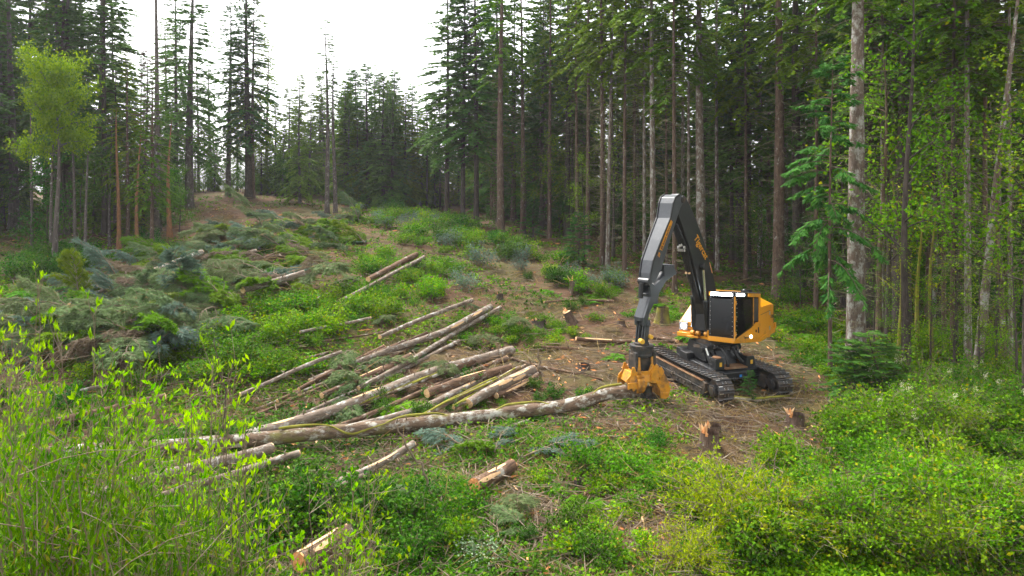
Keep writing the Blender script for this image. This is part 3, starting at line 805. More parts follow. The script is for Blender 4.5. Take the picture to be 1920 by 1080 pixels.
# stick cylinder between boom and stick
s0, s1 = loc(1308, 478, -.27), loc(1272, 408, -.27)
b = MB(Mb); md = ((s0[0] * .45 + s1[0] * .55), (s0[1] * .45 + s1[1] * .55))
b.cyl((s0[0] + .25, -.27, s0[1]), (md[0] + .12, -.27, md[1]), .11, 18)
sc_ = b.build('stick_cylinder', MAT['black'], mach, bevel=.008)
b = MB(Mb); b.cyl((md[0] + .12, -.27, md[1]), (s1[0] + .10, -.27, s1[1]), .06, 14); b.build('cylinder_rod', MAT['chrome'], sc_)
b = MB(Mb); b.cyl((s1[0] + .10, -.36, s1[1]), (s1[0] + .10, -.18, s1[1]), .10, 16); b.build('rod_eye', MAT['steel_worn'], sc_, bevel=.01)

# stick: profile on its left flank, tapering in width
yl = .05
outer = [(1281, 369), (1274, 364.5), (1266, 370), (1262, 381), (1259, 399), (1257, 409), (1241, 449), (1226, 489), (1221.5, 513), (1220, 531)]
inner = [(1231, 531), (1243, 503), (1253, 466), (1263, 434), (1271, 407), (1276, 390), (1283, 378)]
po, pi_ = locs(outer, yl), locs(inner, yl)
def stick_y(z):
    t_ = np.clip((z - 4.0) / 3.4, 0, 1); return -.40 - .16 * t_
b = MB(Mb)
prof = po + pi_
nA = len(prof)
va = [(x, stick_y(z), z) for x, z in prof]; vb = [(x, yl - .06 * (1 - np.clip((z - 4) / 3.4, 0, 1)), z) for x, z in prof]
b.add(va + vb, [(i, (i + 1) % nA, nA + (i + 1) % nA, nA + i)[::-1] for i in range(nA)], [list(range(nA)), [nA + i for i in range(nA)][::-1]])
MAT['black_painted_sheen'] = plain('machine_black_painted_sheen', (.050, .055, .063), .33, dirt=(.085, .088, .092), dirt_amt=.45, dscale=4)  # paler, bluish black: the sky's sheen is put into the colour
stick = b.build('stick', MAT['black_painted_sheen'], mach, bevel=.02)
b = MB(Mb)                                                                   # raised edge plates along both flanks
def flank_y(z): return yl - .06 * (1 - float(np.clip((z - 4) / 3.4, 0, 1)))
po_ = np.array(po[1:]); tn_ = norm(np.gradient(po_, axis=0)); nm_ = np.stack([-tn_[:, 1], tn_[:, 0]], 1)
if nm_[4][0] < 0: nm_ = -nm_
for side_ in (0, 1):
    rows = []
    for (x, z), nn_ in zip(po_, nm_):
        yy = (flank_y(z) + .004) if side_ else (stick_y(z) - .022)
        o_ = np.array([x, z]) + nn_ * .03; i_ = np.array([x, z]) - nn_ * .05
        rows += [(o_[0], yy - .018, o_[1]), (o_[0], yy + .018, o_[1]), (i_[0], yy + .018, i_[1]), (i_[0], yy - .018, i_[1])]
    nr = len(po_)
    b.add(rows, [(4 * k + j, 4 * k + (j + 1) % 4, 4 * k + 4 + (j + 1) % 4, 4 * k + 4 + j) for k in range(nr - 1) for j in range(4)], [[0, 1, 2, 3], [4 * nr - 4 + j for j in (3, 2, 1, 0)]])
b.build('edge_plate', MAT['black'], stick)
# orange decal on the flank
e0, e1 = loc(1258, 412, yl), loc(1238, 468, yl)
g0, g1 = loc(1262, 416, yl), loc(1243, 470, yl)
b = MB(Mb)
b.hexa([(g1[0], flank_y(g1[1]) + .002, g1[1]), (e1[0], flank_y(e1[1]) + .002, e1[1]), (e1[0], flank_y(e1[1]) + .008, e1[1]), (g1[0], flank_y(g1[1]) + .008, g1[1])],
       [(g0[0], flank_y(g0[1]) + .002, g0[1]), (e0[0], flank_y(e0[1]) + .002, e0[1]), (e0[0], flank_y(e0[1]) + .008, e0[1]), (g0[0], flank_y(g0[1]) + .008, g0[1])])
b.build('decal', MAT['yellow'], stick)
mid = Vector(((e0[0] + e1[0] + g0[0] + g1[0]) / 4, 0, (e0[1] + e1[1] + g0[1] + g1[1]) / 4))
dv = Vector((e0[0] - e1[0], 0, e0[1] - e1[1]))
lettering('ER boom technology', stick, Mb @ frame_matrix((mid.x, flank_y(mid.z) + .012, mid.z), dv, (0, 1, 0)), .15, MAT['black'], .2, .003, sx=.92)
q0 = loc(1237, 478, yl)
lettering('29', stick, Mb @ frame_matrix((q0[0], flank_y(q0[1]) + .012, q0[1]), dv, (0, 1, 0)), .16, MAT['yellow'], .1, .004)

# lower link with its toothed fork
yl2 = .0
lp = [(1219, 528), (1220.5, 556), (1208, 596), (1208.5, 612), (1213, 612), (1217, 590), (1226, 570), (1233, 570), (1236, 550), (1249, 527), (1269, 513),
      (1264, 499), (1246, 499), (1246, 518), (1228, 536)]
prof = locs(lp, yl2)
b = MB(Mb); b.prism(prof, yl2 - .10, yl2); b.prism(prof, yl2 - .44, yl2 - .34)
mid_ = locs([(1219.2, 552), (1219.8, 557), (1207.4, 597), (1207.8, 604), (1216, 590), (1233, 562), (1247, 530), (1266, 513), (1246, 510), (1228, 545)], yl2)
b.prism(mid_, yl2 - .36, yl2 - .08)
t0, t1 = loc(1246, 499, yl2), loc(1264, 499, yl2)
for k in range(7):
    f_ = k / 6
    b.box((t0[0] + (t1[0] - t0[0]) * f_, yl2 - .22, t0[1] + (t1[1] - t0[1]) * f_ + .02), (.04, .46, .07))
link = b.build('wrist_link', MAT['black_painted_sheen'], mach, bevel=.012)
c0 = loc(1216, 530, yl2); c1_ = loc(1213, 560, yl2)
b = MB(Mb); b.cyl((c0[0] - .05, -.43, c0[1] + .02), (c0[0] - .05, .02, c0[1] + .02), .13, 18); b.build('link_pin', MAT['black'], link, bevel=.01)
b = MB(Mb); c2_ = loc(1222, 550, -.22); b.cyl((c0[0] + .12, -.22, c0[1] - .02), (c0[0] + .16, -.22, c0[1] - .55), .09, 14); b.build('tilt_cylinder', MAT['black'], link)

# felling head, hanging below the wrist
hx, hz = loc(1203, 648, -.22)
H0 = np.array([CX + hx * Ux - .22 * Wx, CY + hx * Uy - .22 * Wy])
h1 = np.array([-.972, -.235]); h2 = np.array([.235, -.972])
Mh = Matrix(((h1[0], h2[0], 0, H0[0] - CX), (h1[1], h2[1], 0, H0[1] - CY), (0, 0, 1, -CZ), (0, 0, 0, 1)))     # x towards the log, y towards the camera
zt = hz
hd = bpy.data.objects.new('felling_head', None); COL.objects.link(hd); hd.parent = mach
w0x, w0z = loc(1206, 606, -.22)
b = MB(Mb)
for yy in (-.40, -.30, -.14, -.04):
    b.hexa([(hx - .10, yy - .02, zt + .08), (hx + .14, yy - .02, zt + .08), (hx + .14, yy + .02, zt + .08), (hx - .10, yy + .02, zt + .08)],
           [(w0x - .14, yy - .02, w0z + .12), (w0x + .10, yy - .02, w0z + .12), (w0x + .10, yy + .02, w0z + .12), (w0x - .14, yy + .02, w0z + .12)])
b.cyl((w0x, -.48, w0z), (w0x, .04, w0z), .09, 14)
b.box((hx - .1, -.22, zt + .25), (.12, .3, .5))
b.build('wrist_fork', MAT['black_painted_sheen'], hd, bevel=.01)
b = MB(Mh); b.cyl((.10, .10, zt + .20), (.10, .32, zt + .20), .085, 16); b.build('wrist_pin', MAT['amber'], hd, bevel=.01)
b = MB(Mh); b.cyl((-.26, .05, zt + .33), (-.26, .26, zt + .33), .075, 14); b.build('wrist_pin', MAT['amber'], hd, bevel=.01)
b = MB(Mh)
b.cyl((0, 0, zt + .12), (0, 0, zt + .04), .26, 28); b.cyl((0, 0, zt + .05), (0, 0, zt - .06), .42, 32); b.cyl((0, 0, zt - .06), (0, 0, zt - .26), .39, 32)
b.box((0, -.04, zt - .55), (.62, .52, .62)); b.box((-.33, .05, zt - .5), (.10, .62, .66)); b.box((.33, .05, zt - .5), (.10, .62, .66)); b.cyl((0, 0, zt - .24), (0, 0, zt - .34), .41, 32)
b.build('rotator', MAT['black_dusty'], hd, bevel=.02)
for xx in (-.24, .24):
    b = MB(Mh); b.tube([(xx, .31, zt - .33), (xx, .33, zt - .55), (xx * 1.05, .34, zt - .75), (xx * 1.1, .36, zt - .92)], [.045, .045, .07, .08], 10); b.build('clamp_cylinder', MAT['yellow_worn'], hd, smooth=True)
zf = zt - .86
Mh_full, Mh = Mh, Mh @ Matrix.Diagonal((.82, .9, 1, 1))
b = MB(Mh)                                                                       # yellow top frame over the log
b.hexa([(-.45, -.55, zf - .30), (.80, -.50, zf - .34), (.80, .48, zf - .34), (-.45, .50, zf - .30)], [(-.42, -.50, zf), (.62, -.46, zf), (.62, .40, zf), (-.42, .42, zf)])
for yy in (-.42, .40):
    b.prism([(-.48, zf - .34), (-.50, zf + .02), (-.36, zf + .26), (-.22, zf + .28), (-.12, zf + .06), (.45, zf + .05), (.52, zf + .22), (.62, zf + .22), (.70, zf - .05), (.88, zf - .20), (.86, zf - .36)], yy - .03, yy + .03)
b.prism([(-.52, zf - .36), (-.56, zf + .20), (-.44, zf + .30), (-.20, zf + .02), (-.16, zf - .34)], .42, .52)
for xx, yy in ((-.25, .20), (.1, .28), (.4, .22), (.15, -.2)):
    b.cyl((xx, yy, zf), (xx, yy, zf + .035), .045, 10)
b.build('head_frame', MAT['yellow_worn'], hd, bevel=.015)
for xx, sgn, lab in ((.30, 1, 0), (-.02, 1, 1)):                                                  # clamp arms curling round the log on the camera's side
    b = MB(Mh)
    arc = [(.10, zf - .08), (.38, zf - .10), (.56, zf - .24), (.60, zf - .44), (.52, zf - .62), (.40, zf - .70)]
    ins = [(.38, zf - .60), (.44, zf - .46), (.40, zf - .32), (.28, zf - .26), (.10, zf - .24)]
    pr = arc + ins
    n_ = len(pr)
    va = [(xx - .07 + .22 * lab, y, z) for y, z in pr]; vb = [(xx + .13 + .22 * lab, y, z) for y, z in pr]
    b.add(va + vb, [(i, (i + 1) % n_, n_ + (i + 1) % n_, n_ + i) for i in range(n_)], [list(range(n_))[::-1], [n_ + i for i in range(n_)]])
    b.cyl((xx - .1 + .22 * lab, .42, zf - .12), (xx + .16 + .22 * lab, .42, zf - .12), .07, 14)
    b.build('clamp_arm', MAT['yellow_worn'], hd, bevel=.012)
b = MB(Mh)                                                                       # jagged lower lip
lip = [(.86, zf - .30), (.86, zf - .52), (.70, zf - .48), (.62, zf - .60), (.5, zf - .50), (.38, zf - .62), (.26, zf - .52), (.12, zf - .60), (.0, zf - .40), (.0, zf - .28)]
b.prism(lip, .46, .53); b.build('gripper_lip', MAT['yellow_worn'], hd, bevel=.008)
b = MB(Mh); b.prism(lip, -.55, -.48); b.build('gripper_lip', MAT['yellow_worn'], hd, bevel=.008)
b = MB(Mh)                                                                       # drum-shaped saw housing beyond the butt
arc = [(-.50, zf - .10), (-.62, zf + .16), (-.82, zf - .05), (-1.02, zf - .34), (-1.10, zf - .60), (-1.05, zf - .86), (-.90, zf - .95), (-.66, zf - .92), (-.60, zf - .60), (-.46, zf - .40)]
b.prism(arc, -.50, .44)
b.prism([(-.45, zf - .02), (-.66, zf + .20), (-.80, zf + .02), (-.60, zf - .25)], .44, .50); b.prism([(-.62, zf - .70), (-1.0, zf - .70), (-.98, zf - .80), (-.62, zf - .80)], .44, .47)
b.build('saw_housing', MAT['yellow_worn'], hd, bevel=.025)
b = MB(Mh)
for k in range(24):
    a = k * math.tau / 24
    b.box((-.28 + .45 * math.cos(a), .0 + .45 * math.sin(a), zf - .88), (.10, .06, .05), Matrix.Rotation(a, 3, 'Z'))
b.cyl((-.28, 0, zf - .90), (-.28, 0, zf - .86), .44, 36)
b.cyl((-.28, 0, zf - .87), (-.28, 0, zf - .60), .2, 18)
b.build('saw_disc', MAT['steel_dark'], hd)
# ------------------------------------------------------------------ logs, stumps, sticks
def spline(pts, n):
    p = np.asarray(pts, float)
    if len(p) == 2:
        t = np.linspace(0, 1, n)[:, None]; return p[0] * (1 - t) + p[1] * t
    d = np.concatenate([[0], np.cumsum(np.linalg.norm(np.diff(p, axis=0), axis=1))]); t = np.linspace(0, d[-1], n)
    q = np.stack([np.interp(t, d, p[:, i]) for i in range(3)], 1)
    w = max(1, n // (2 * len(p)))
    for _ in range(w * 3):
        q[1:-1] = (q[:-2] + 2 * q[1:-1] + q[2:]) / 4
    return q
def log_bm(b, pts, r0, r1, sides=14, seed=0, wob=.03):
    g = np.random.default_rng(seed)
    L = float(np.sum(np.linalg.norm(np.diff(np.asarray(pts, float), axis=0), axis=1)))
    n = max(6, int(L / .35))
    c = spline(pts, n)
    t = np.linspace(0, 1, n)
    off = np.zeros((n, 3))
    for k in range(3):
        a = g.normal(0, wob * L ** .5 / 2, 3); a[2] *= .4
        off += np.sin(t * np.pi * (k + 1))[:, None] * a / (k + 1)
    c = c + off
    r = (r0 + (r1 - r0) * t) * (1 + g.normal(0, .025, n))
    flat = 1 + g.normal(0, .035, (n, sides))
    b.tube(c, r, sides, cap=False, flat=flat)
    return c, r
def cut_face(b, c, d, r, g, sides=14, rough=.02):
    d = norm(np.asarray(d, float)); u = norm(np.cross(d, [0, 0, 1.0])); w = np.cross(u, d)
    a = np.linspace(0, 2 * np.pi, sides, endpoint=False)
    rings = []
    for rr, h in ((1.0, -.03), (.985, .005), (.55, .012), (.06, .006)):
        rings.append(c + (u[None] * np.cos(a)[:, None] + w[None] * np.sin(a)[:, None]) * r * rr + d * (h + g.normal(0, rough * r * 2, sides)[:, None] * (rr < .97)))
    v = np.concatenate(rings)
    q = [(k * sides + i, k * sides + (i + 1) % sides, (k + 1) * sides + (i + 1) % sides, (k + 1) * sides + i) for k in range(3) for i in range(sides)]
    b.add(v, q, [[3 * sides + i for i in range(sides)]])
_lk = [0]
def make_log(pts, r0, r1, mat, label, group=None, stubs=6, end=('cut_wood', 'cut_wood'), name='log', cat='log', moss=0, seed=None, peel=0, snag=0):
    """pts: world points from the thick (butt) end to the thin end"""
    _lk[0] += 1
    g = np.random.default_rng(100 + _lk[0] if seed is None else seed)
    pts = [np.asarray(q, float) for q in pts]
    base = pts[0].copy()
    ax = norm(pts[-1] - pts[0]); ry = math.atan2(ax[1], ax[0])
    t = thing(name, label, cat, base, ry, group)
    Rm = np.array([[math.cos(ry), math.sin(ry), 0], [-math.sin(ry), math.cos(ry), 0], [0, 0, 1]])
    P = [(q - base) @ Rm.T for q in pts]
    b = MB(); c, r = log_bm(b, P, r0, r1, seed=_lk[0])
    b.build('bark', MAT[mat], t, smooth=True)
    for k, (idx, nx_) in enumerate(((0, 1), (-1, -2))):
        if end[k] and r[idx] > .03:
            b = MB(); cut_face(b, c[idx], c[idx] - c[nx_], r[idx] * .99, g); b.build('cut_face', MAT[end[k]], t)
    n = len(c)
    for k in range(stubs):
        i = int(g.integers(1, n - 1)); a = g.uniform(-.2, math.pi + .2); L = g.uniform(.06, .3) * (1 + snag)
        d = norm(np.array([g.uniform(-.2, .6), math.cos(a), math.sin(a) * .9 + .15]))
        b = MB(); b.tube([c[i] + d * r[i] * .8, c[i] + d * (r[i] + L * .5), c[i] + d * (r[i] + L) + g.normal(0, .03, 3)], [.022, .018, .012], 6)
        b.build('branch_stub', MAT['twig'], t, smooth=True)
    for k in range(peel):                                             # strips where the bark is torn away
        i = int(g.integers(1, max(2, n - 3))); a = g.uniform(.3, 2.4); m = int(g.integers(2, 4)); L_ = min(n - 1, i + m)
        b = MB(); seg = c[i:L_ + 1]
        if len(seg) < 2: continue
        rows = []
        for j, q in enumerate(seg):
            wdt = .28 * math.sin(math.pi * (j + .35) / (len(seg) - .3)) + .06
            for aa in (a - wdt, a, a + wdt):
                rows.append(q + np.array([0, math.cos(aa), math.sin(aa)]) * r[i + j] * 1.045)
        b.add(rows, [(3 * j + e, 3 * j + e + 1, 3 * j + e + 4, 3 * j + e + 3) for j in range(len(seg) - 1) for e in (0, 1)])
        b.build('bare_wood', MAT['cut_wood'], t, smooth=True)
    if moss:
        b = MB()
        for k in range(moss):
            i0 = int(g.integers(0, n - 4)); m = int(g.integers(4, 12)); sg = c[i0:i0 + m]
            ph = g.uniform(0, 6); a = 1.3 + .8 * np.sin(np.linspace(0, 3, len(sg)) + ph)
            pp = sg + np.stack([np.zeros(len(sg)), np.cos(a) * r[i0:i0 + m], np.sin(a) * r[i0:i0 + m] + .01], 1)
            b.tube(pp, .03 + .012 * np.sin(np.linspace(0, 9, len(sg)) + ph), 7)
        o = b.build('moss', MAT['moss'], t, smooth=True); o['kind'] = 'stuff'
    return t
def px_log(ends, w0, w1, lift=0.0, **kw):
    """ends: (px, py) along the log's axis in the photograph; widths in photograph pixels; lies on the ground"""
    P = []
    for k, e in enumerate(ends):
        q = on_ground(e[0], e[1]); P.append(q)
    d0, d1 = P[0][1], P[-1][1]
    r0, r1 = w0 * d0 / FPX / 2 * .82, w1 * d1 / FPX / 2 * .82
    Q = []
    for k, q in enumerate(P):
        f = k / max(1, len(P) - 1); rr = r0 + (r1 - r0) * f
        li = lift if not isinstance(lift, (list, tuple)) else lift[k]
        li += .05
        # move towards the camera so that the axis, raised by rr, still projects onto the pixel
        cam_ = np.array([0, 0, CAM_H]); s_ = (rr * .85 + li) / max(.5, CAM_H - q[2])
        Q.append(q + (cam_ - q) * s_)
    return make_log(Q, r0, r1, **kw)

BG = 'felled logs laid side by side on the slope'
# the trunk in the head: butt in the clamp, top sagging to the ground
_b = np.array([H0[0] + .15 * h1[0], H0[1] + .15 * h1[1], .52])
_pl = [_b, _b + np.array([h1[0] * 1.2, h1[1] * 1.2, .06])]
for (a_, b_, li) in ((1080, 760, .16), (1010, 767, .10), (820, 790, .08), (640, 808, .20), (480, 824, .32), (300, 838, .38), (60, 852, .4)):
    q = on_ground(a_, b_); _pl.append(q + (np.array([0, 0, CAM_H]) - q) * ((.2 + li) / (CAM_H - q[2])))
make_log(_pl, .225, .19, 'log_mossy', 'long felled trunk with twisting mossy vine gripped in the yellow felling head', 'felled trunk held by the machine', stubs=10, moss=0, name='felled_trunk', cat='felled trunk')
# the vine that snakes along it
vn = []
vg = np.random.default_rng(5)
sp_ = spline(_pl, 60)
for k in range(2, 40):
    q = sp_[k]; a = .9 + 1.2 * math.sin(k * .55) + .25 * math.sin(k * 1.7)
    vn.append(q + np.array([.02 * math.sin(k), -.25 * math.cos(a) * .95, .25 * math.sin(a) * .95 + .03]))
b = MB(np.eye(4)); vr = .034 + .014 * np.sin(np.arange(len(vn)) * 1.1)
b.tube(spline(vn, 120), np.interp(np.linspace(0, 1, 120), np.linspace(0, 1, len(vr)), vr), 8)
o = b.build('vine', MAT['moss'], None, smooth=True)
tag(o, 'yellow mossy vine snaking along the trunk in the felling head', 'vine')

px_log([(960, 657), (800, 700), (660, 760), (510, 806), (420, 830)], 20, 28, mat='log_pale', label='longest thick log whose bark turns from brown to white, beside the fern frond', group=BG, stubs=16, peel=2)
px_log([(957, 690), (870, 715), (800, 738)], 18, 20, lift=.1, mat='log_brown', label='dark brown log lying just below the longest thick white-ended log', group=BG, stubs=5, peel=2)
px_log([(940, 660), (860, 690), (700, 738)], 17, 16, mat='log_brown', label='brown log tucked behind the longest thick white-ended log', group=BG, stubs=6, peel=1)
px_log([(1000, 694), (940, 722), (878, 757)], 23, 22, mat='log_pale', label='short pale log with torn bark nearest to the standing stick', group=BG, stubs=4, peel=5)
px_log([(1012, 702), (960, 728), (930, 742)], 15, 14, mat='log_brown', label='small brown log peeping out behind the short torn pale log', group=BG, stubs=3, peel=2)
px_log([(975, 690), (900, 726), (800, 775), (760, 800)], 12, 9, lift=.15, mat='log_mossy', label='thin mossy pole between the thick logs and the torn pale log', group=BG, stubs=4, moss=3)
px_log([(900, 715), (790, 768), (660, 800)], 17, 15, mat='log_pale', label='pale log half buried in green behind the long held trunk', group=BG, stubs=4, peel=1)
px_log([(770, 668), (700, 700), (603, 742)], 17, 14, mat='log_brown', label='reddish brown log with splintered butt above the longest thick log', group=BG, stubs=5, peel=2)
px_log([(938, 577), (860, 620), (760, 682), (672, 728)], 10, 11, mat='log_pale', label='slim straight pale pole crossing most of the middle log group', group=BG, stubs=8)
px_log([(920, 576), (830, 624), (720, 660), (580, 715)], 15, 13, mat='log_pale', label='mottled grey and brown log at the upper edge of the middle group', group=BG, stubs=9, peel=2)
px_log([(720, 650), (650, 682), (560, 730)], 10, 8, mat='log_brown', label='thin brown log in the leaves left behind the reddish brown log', group=BG, stubs=5)
px_log([(885, 563), (800, 598), (712, 632)], 9, 9, lift=.25, mat='log_pale', label='slim grey pole above the mottled log in the leaves', group=BG, stubs=7)
px_log([(780, 478), (730, 503), (690, 524)], 12, 11, lift=.18, mat='log_brown', label='upper brown log of the high pair in the bright bushes', group=BG, stubs=5)
px_log([(795, 482), (720, 523), (640, 563)], 8, 8, lift=.18, mat='log_pale', label='long thin pole beside the upper brown log in the bright bushes', group=BG, stubs=6)
px_log([(380, 473), (290, 508), (205, 541)], 12, 14, lift=.46, mat='log_pale', label='whitish log lying below the dark wood across the slash heap', group=BG, stubs=7)
px_log([(205, 541), (170, 556), (130, 572)], 10, 9, lift=.42, mat='log_pale', label='thin white log end poking out of grey-green slash', group=BG, stubs=3)
px_log([(570, 512), (510, 530), (455, 544)], 12, 14, lift=.4, mat='log_pale', label='pale log at the lower edge of the blue-green slash', group=BG, stubs=5)
px_log([(695, 596), (630, 610), (562, 623)], 6, 7, lift=.16, mat='log_pale', label='very thin pale pole alone in the bright bushes', group=BG, stubs=3)
px_log([(760, 615), (680, 630), (600, 640)], 5, 4, mat='log_brown', label='very thin brown pole under the alone pale pole', group=BG, stubs=3)
px_log([(775, 832), (720, 865), (650, 893), (560, 930), (450, 970)], 15, 17, lift=.28, mat='log_pale', label='white birch-like log below the long held trunk', group=BG, stubs=9, peel=1)
px_log([(700, 880), (560, 945), (440, 1000)], 9, 9, lift=.25, mat='log_pale', label='thin white pole under the birch-like log', group=BG, stubs=5)
px_log([(510, 840), (330, 885), (160, 935)], 22, 26, lift=.28, mat='log_pale', label='thick whitish log behind the leafy sapling stems', group=BG, stubs=6)
px_log([(560, 850), (420, 892), (300, 930)], 15, 15, lift=.28, mat='log_pale', label='grey-white log beside the thick whitish log behind saplings', group=BG, stubs=6)
px_log([(310, 745), (180, 772), (55, 802)], 16, 15, lift=.3, mat='log_brown', label='greyish brown log seen through the bright sapling leaves', group=BG, stubs=5)
px_log([(990, 790), (960, 803), (935, 815)], 9, 10, mat='log_pale', label='short broken pale pole below the held trunk near the bluish boughs', group=BG, stubs=2)
px_log([(960, 873), (925, 893), (888, 910)], 30, 30, lift=.14, mat='log_brown', label='short brown bucked chunk beside the bluish boughs', cat='log', stubs=3, peel=2, end=('cut_orange', 'cut_orange'))
px_log([(652, 1000), (615, 1022), (560, 1055)], 40, 42, lift=.40, mat='log_brown', label='short thick chunk with peeled orange end in the dark bushes', cat='log', stubs=1, peel=6, end=('cut_wood', 'cut_orange'))
px_log([(470, 870), (550, 850), (575, 842)], 9, 9, mat='log_brown', label='peeled orange-brown pole behind the sapling stems', stubs=2, peel=3)
px_log([(1085, 655), (1030, 650), (1000, 650)], 7, 7, mat='log_brown', label='thin pole lying on bare soil behind the standing stick', stubs=2)
px_log([(1130, 712), (1080, 700), (1000, 685), (960, 672)], 5, 7, mat='log_brown', label='crooked thin branch on bare soil between logs and head', stubs=5)
px_log([(1185, 640), (1130, 640), (1080, 635)], 9, 9, mat='log_brown', label='dark log with orange splinters lying behind the felling head', stubs=3, peel=3)
px_log([(1270, 640), (1240, 634), (1215, 632)], 8, 8, mat='log_brown', label='small brown log under the headlight of the machine', stubs=2)
px_log([(1150, 565), (1090, 563), (1020, 567)], 6, 5, mat='log_brown', label='thin dark pole lying across the brown skid path', stubs=3)
px_log([(1480, 745), (1400, 752), (1330, 742)], 8, 8, mat='log_mossy', label='mossy pole lying right in front of the tracks', stubs=3, moss=3)
px_log([(1000, 960), (960, 985), (935, 1003)], 8, 9, mat='log_mossy', label='mossy green branch on the dark ground below the bucked chunk', stubs=2, moss=3)

px_log([(860, 640), (740, 700), (640, 745), (540, 790)], 9, 8, mat='log_pale', label='slim grey pole running above the longest thick white-ended log', group=BG, stubs=7)
px_log([(800, 625), (690, 672), (600, 712), (520, 752)], 9, 8, mat='log_brown', label='slim brown pole along the upper side of the mottled log', group=BG, stubs=6)
px_log([(950, 672), (840, 715), (720, 765), (600, 812)], 13, 11, mat='log_brown', label='brown log between the dark brown and the half buried pale log', group=BG, stubs=8, peel=1)
px_log([(985, 686), (900, 735), (850, 765)], 9, 8, lift=.12, mat='log_mossy', label='second thin mossy pole beside the torn pale log', group=BG, stubs=3, moss=2)
px_log([(640, 660), (560, 690), (450, 740)], 9, 9, lift=.14, mat='log_pale', label='pale pole in bright weeds left of the middle log group', group=BG, stubs=5)
px_log([(480, 470), (420, 490), (350, 520)], 8, 9, lift=.24, mat='log_pale', label='short grey pole inside the slash heap', group=BG, stubs=4)
px_log([(560, 460), (500, 480), (430, 510)], 5, 6, mat='log_brown', label='thin brown pole on top of the slash heap', group=BG, stubs=4)
px_log([(345, 590), (250, 625), (160, 655)], 8, 9, mat='log_pale', label='pale pole at the lower edge of the slash behind saplings', group=BG, stubs=4)
px_log([(430, 800), (300, 822), (180, 850)], 11, 10, mat='log_pale', label='pale log just above the far end of the held trunk', group=BG, stubs=4)
px_log([(495, 905), (400, 935), (300, 965)], 12, 12, mat='log_brown', label='brown log below the thick whitish log behind saplings', group=BG, stubs=4, peel=2)
px_log([(905, 588), (700, 682), (480, 778)], 7, 7, mat='log_brown', label='long thin brown pole crossing the whole middle log group', group=BG, stubs=9)
px_log([(868, 606), (640, 705), (470, 772)], 6, 6, mat='log_pale', label='long thin grey pole at the upper side of the middle log group', group=BG, stubs=9)
px_log([(690, 752), (560, 792), (390, 848)], 9, 9, mat='log_pale', label='thin whitish pole just under the longest thick log', group=BG, stubs=6)
px_log([(760, 640), (690, 668), (610, 700)], 10, 10, mat='log_brown', label='stubby brown log in the upper middle log group', group=BG, stubs=4, peel=1)
px_log([(850, 690), (740, 735), (640, 772)], 7, 7, mat='log_mossy', label='thin mossy pole leaning on the longest thick log', group=BG, stubs=5, moss=2, lift=.15)
px_log([(930, 705), (840, 748), (760, 785)], 8, 8, mat='log_brown', label='slim brown pole next to the mossy poles', group=BG, stubs=4)
px_log([(720, 500), (640, 540), (560, 575)], 5, 5, mat='log_pale', label='thin grey pole in bright bushes above the alone pale pole', stubs=4)
px_log([(530, 585), (440, 612), (350, 640)], 6, 6, mat='log_pale', label='thin pale pole among weeds below the slash heap', stubs=4)
px_log([(620, 660), (520, 690), (400, 722)], 6, 6, mat='log_brown', label='thin brown pole in weeds left of the bare dark stem', stubs=4)
px_log([(330, 700), (200, 722), (70, 750)], 8, 8, mat='log_pale', label='thin pale pole behind the upper sapling leaves', stubs=4)
def make_stump(px, py, w, h, label, splinter=0, mat='bark_brown', lean=0.0, group='stumps left by the felling'):
    q = on_ground(px, py); _lk[0] += 1; g = np.random.default_rng(500 + _lk[0])
    r = w * q[1] / FPX / 2; H = h * q[1] / FPX
    t = thing('stump', label, 'stump', q - np.array([0, 0, .12]), 0, group)
    b = MB(); sides = 18
    a = np.linspace(0, 2 * np.pi, sides, endpoint=False)
    fl = np.array([1 + .20 * np.sin(a * 3 + g.uniform(0, 6)) + .10 * np.sin(a * 5 + 1)] * 7)
    k = np.linspace(0, 1, 7)[:, None]
    fl = 1 + (fl - 1) * (1 - k) * 1.2
    z = np.linspace(0, H + .12, 7)
    c = np.stack([lean * z, np.zeros(7), z], 1)
    b.tube(c, r * (1 + .55 * (1 - np.linspace(0, 1, 7)) ** 2.2), sides, cap=False, flat=fl); b.build('bark', MAT[mat], t, smooth=True)
    b = MB(); cut_face(b, c[-1], (lean, 0, 1), r * .995, g, sides, .04); b.build('cut_face', MAT['cut_wood'], t)
    for s in range(splinter):
        an = g.normal(2.6, .7); rr = r * g.uniform(.55, .95); hh = g.uniform(.10, .55) * H
        p0 = c[-1] + np.array([math.cos(an) * rr, math.sin(an) * rr, -.05]); d = np.array([g.normal(-.15, .3), g.normal(0, .25), 1])
        b = MB(); b.tube([p0, p0 + d * hh * .5, p0 + d * hh], [r * .22, r * .14, .004], 4); b.build('splinter', MAT['cut_orange' if s % 3 == 0 else 'cut_wood'], t)
    return t
make_stump(1331, 848, 34, 38, 'tall splintered stump with fresh pale top below the tracks', 10)
make_stump(1338, 818, 28, 22, 'round flat-cut stump right behind the tall splintered one', 2)
make_stump(1492, 800, 32, 24, 'low ragged stump near the ferns before the far track', 12)
make_stump(1243, 608, 22, 32, 'mossy stump standing behind the wrist of the machine', 0, 'bark_moss')
make_stump(1075, 605, 15, 20, 'leaning splintered stump on the skid path', 9, lean=-.5)
make_stump(930, 660, 26, 8, 'low dark stump above the butts of the logs', 3)
make_stump(1083, 922, 14, 24, 'small dark stump alone among low leaves below the held trunk', 2, 'bark_dark')
make_stump(1010, 610, 26, 10, 'low wide stump among weeds above the log butts', 2, 'bark_dark')
make_stump(938, 563, 12, 12, 'small dark stump at the foot of the skid path', 1, 'bark_dark')
make_stump(1075, 548, 14, 22, 'brown stump before the bushes at the forest edge', 2)
make_stump(1165, 610, 14, 10, 'low ragged stump behind the felling head', 4)
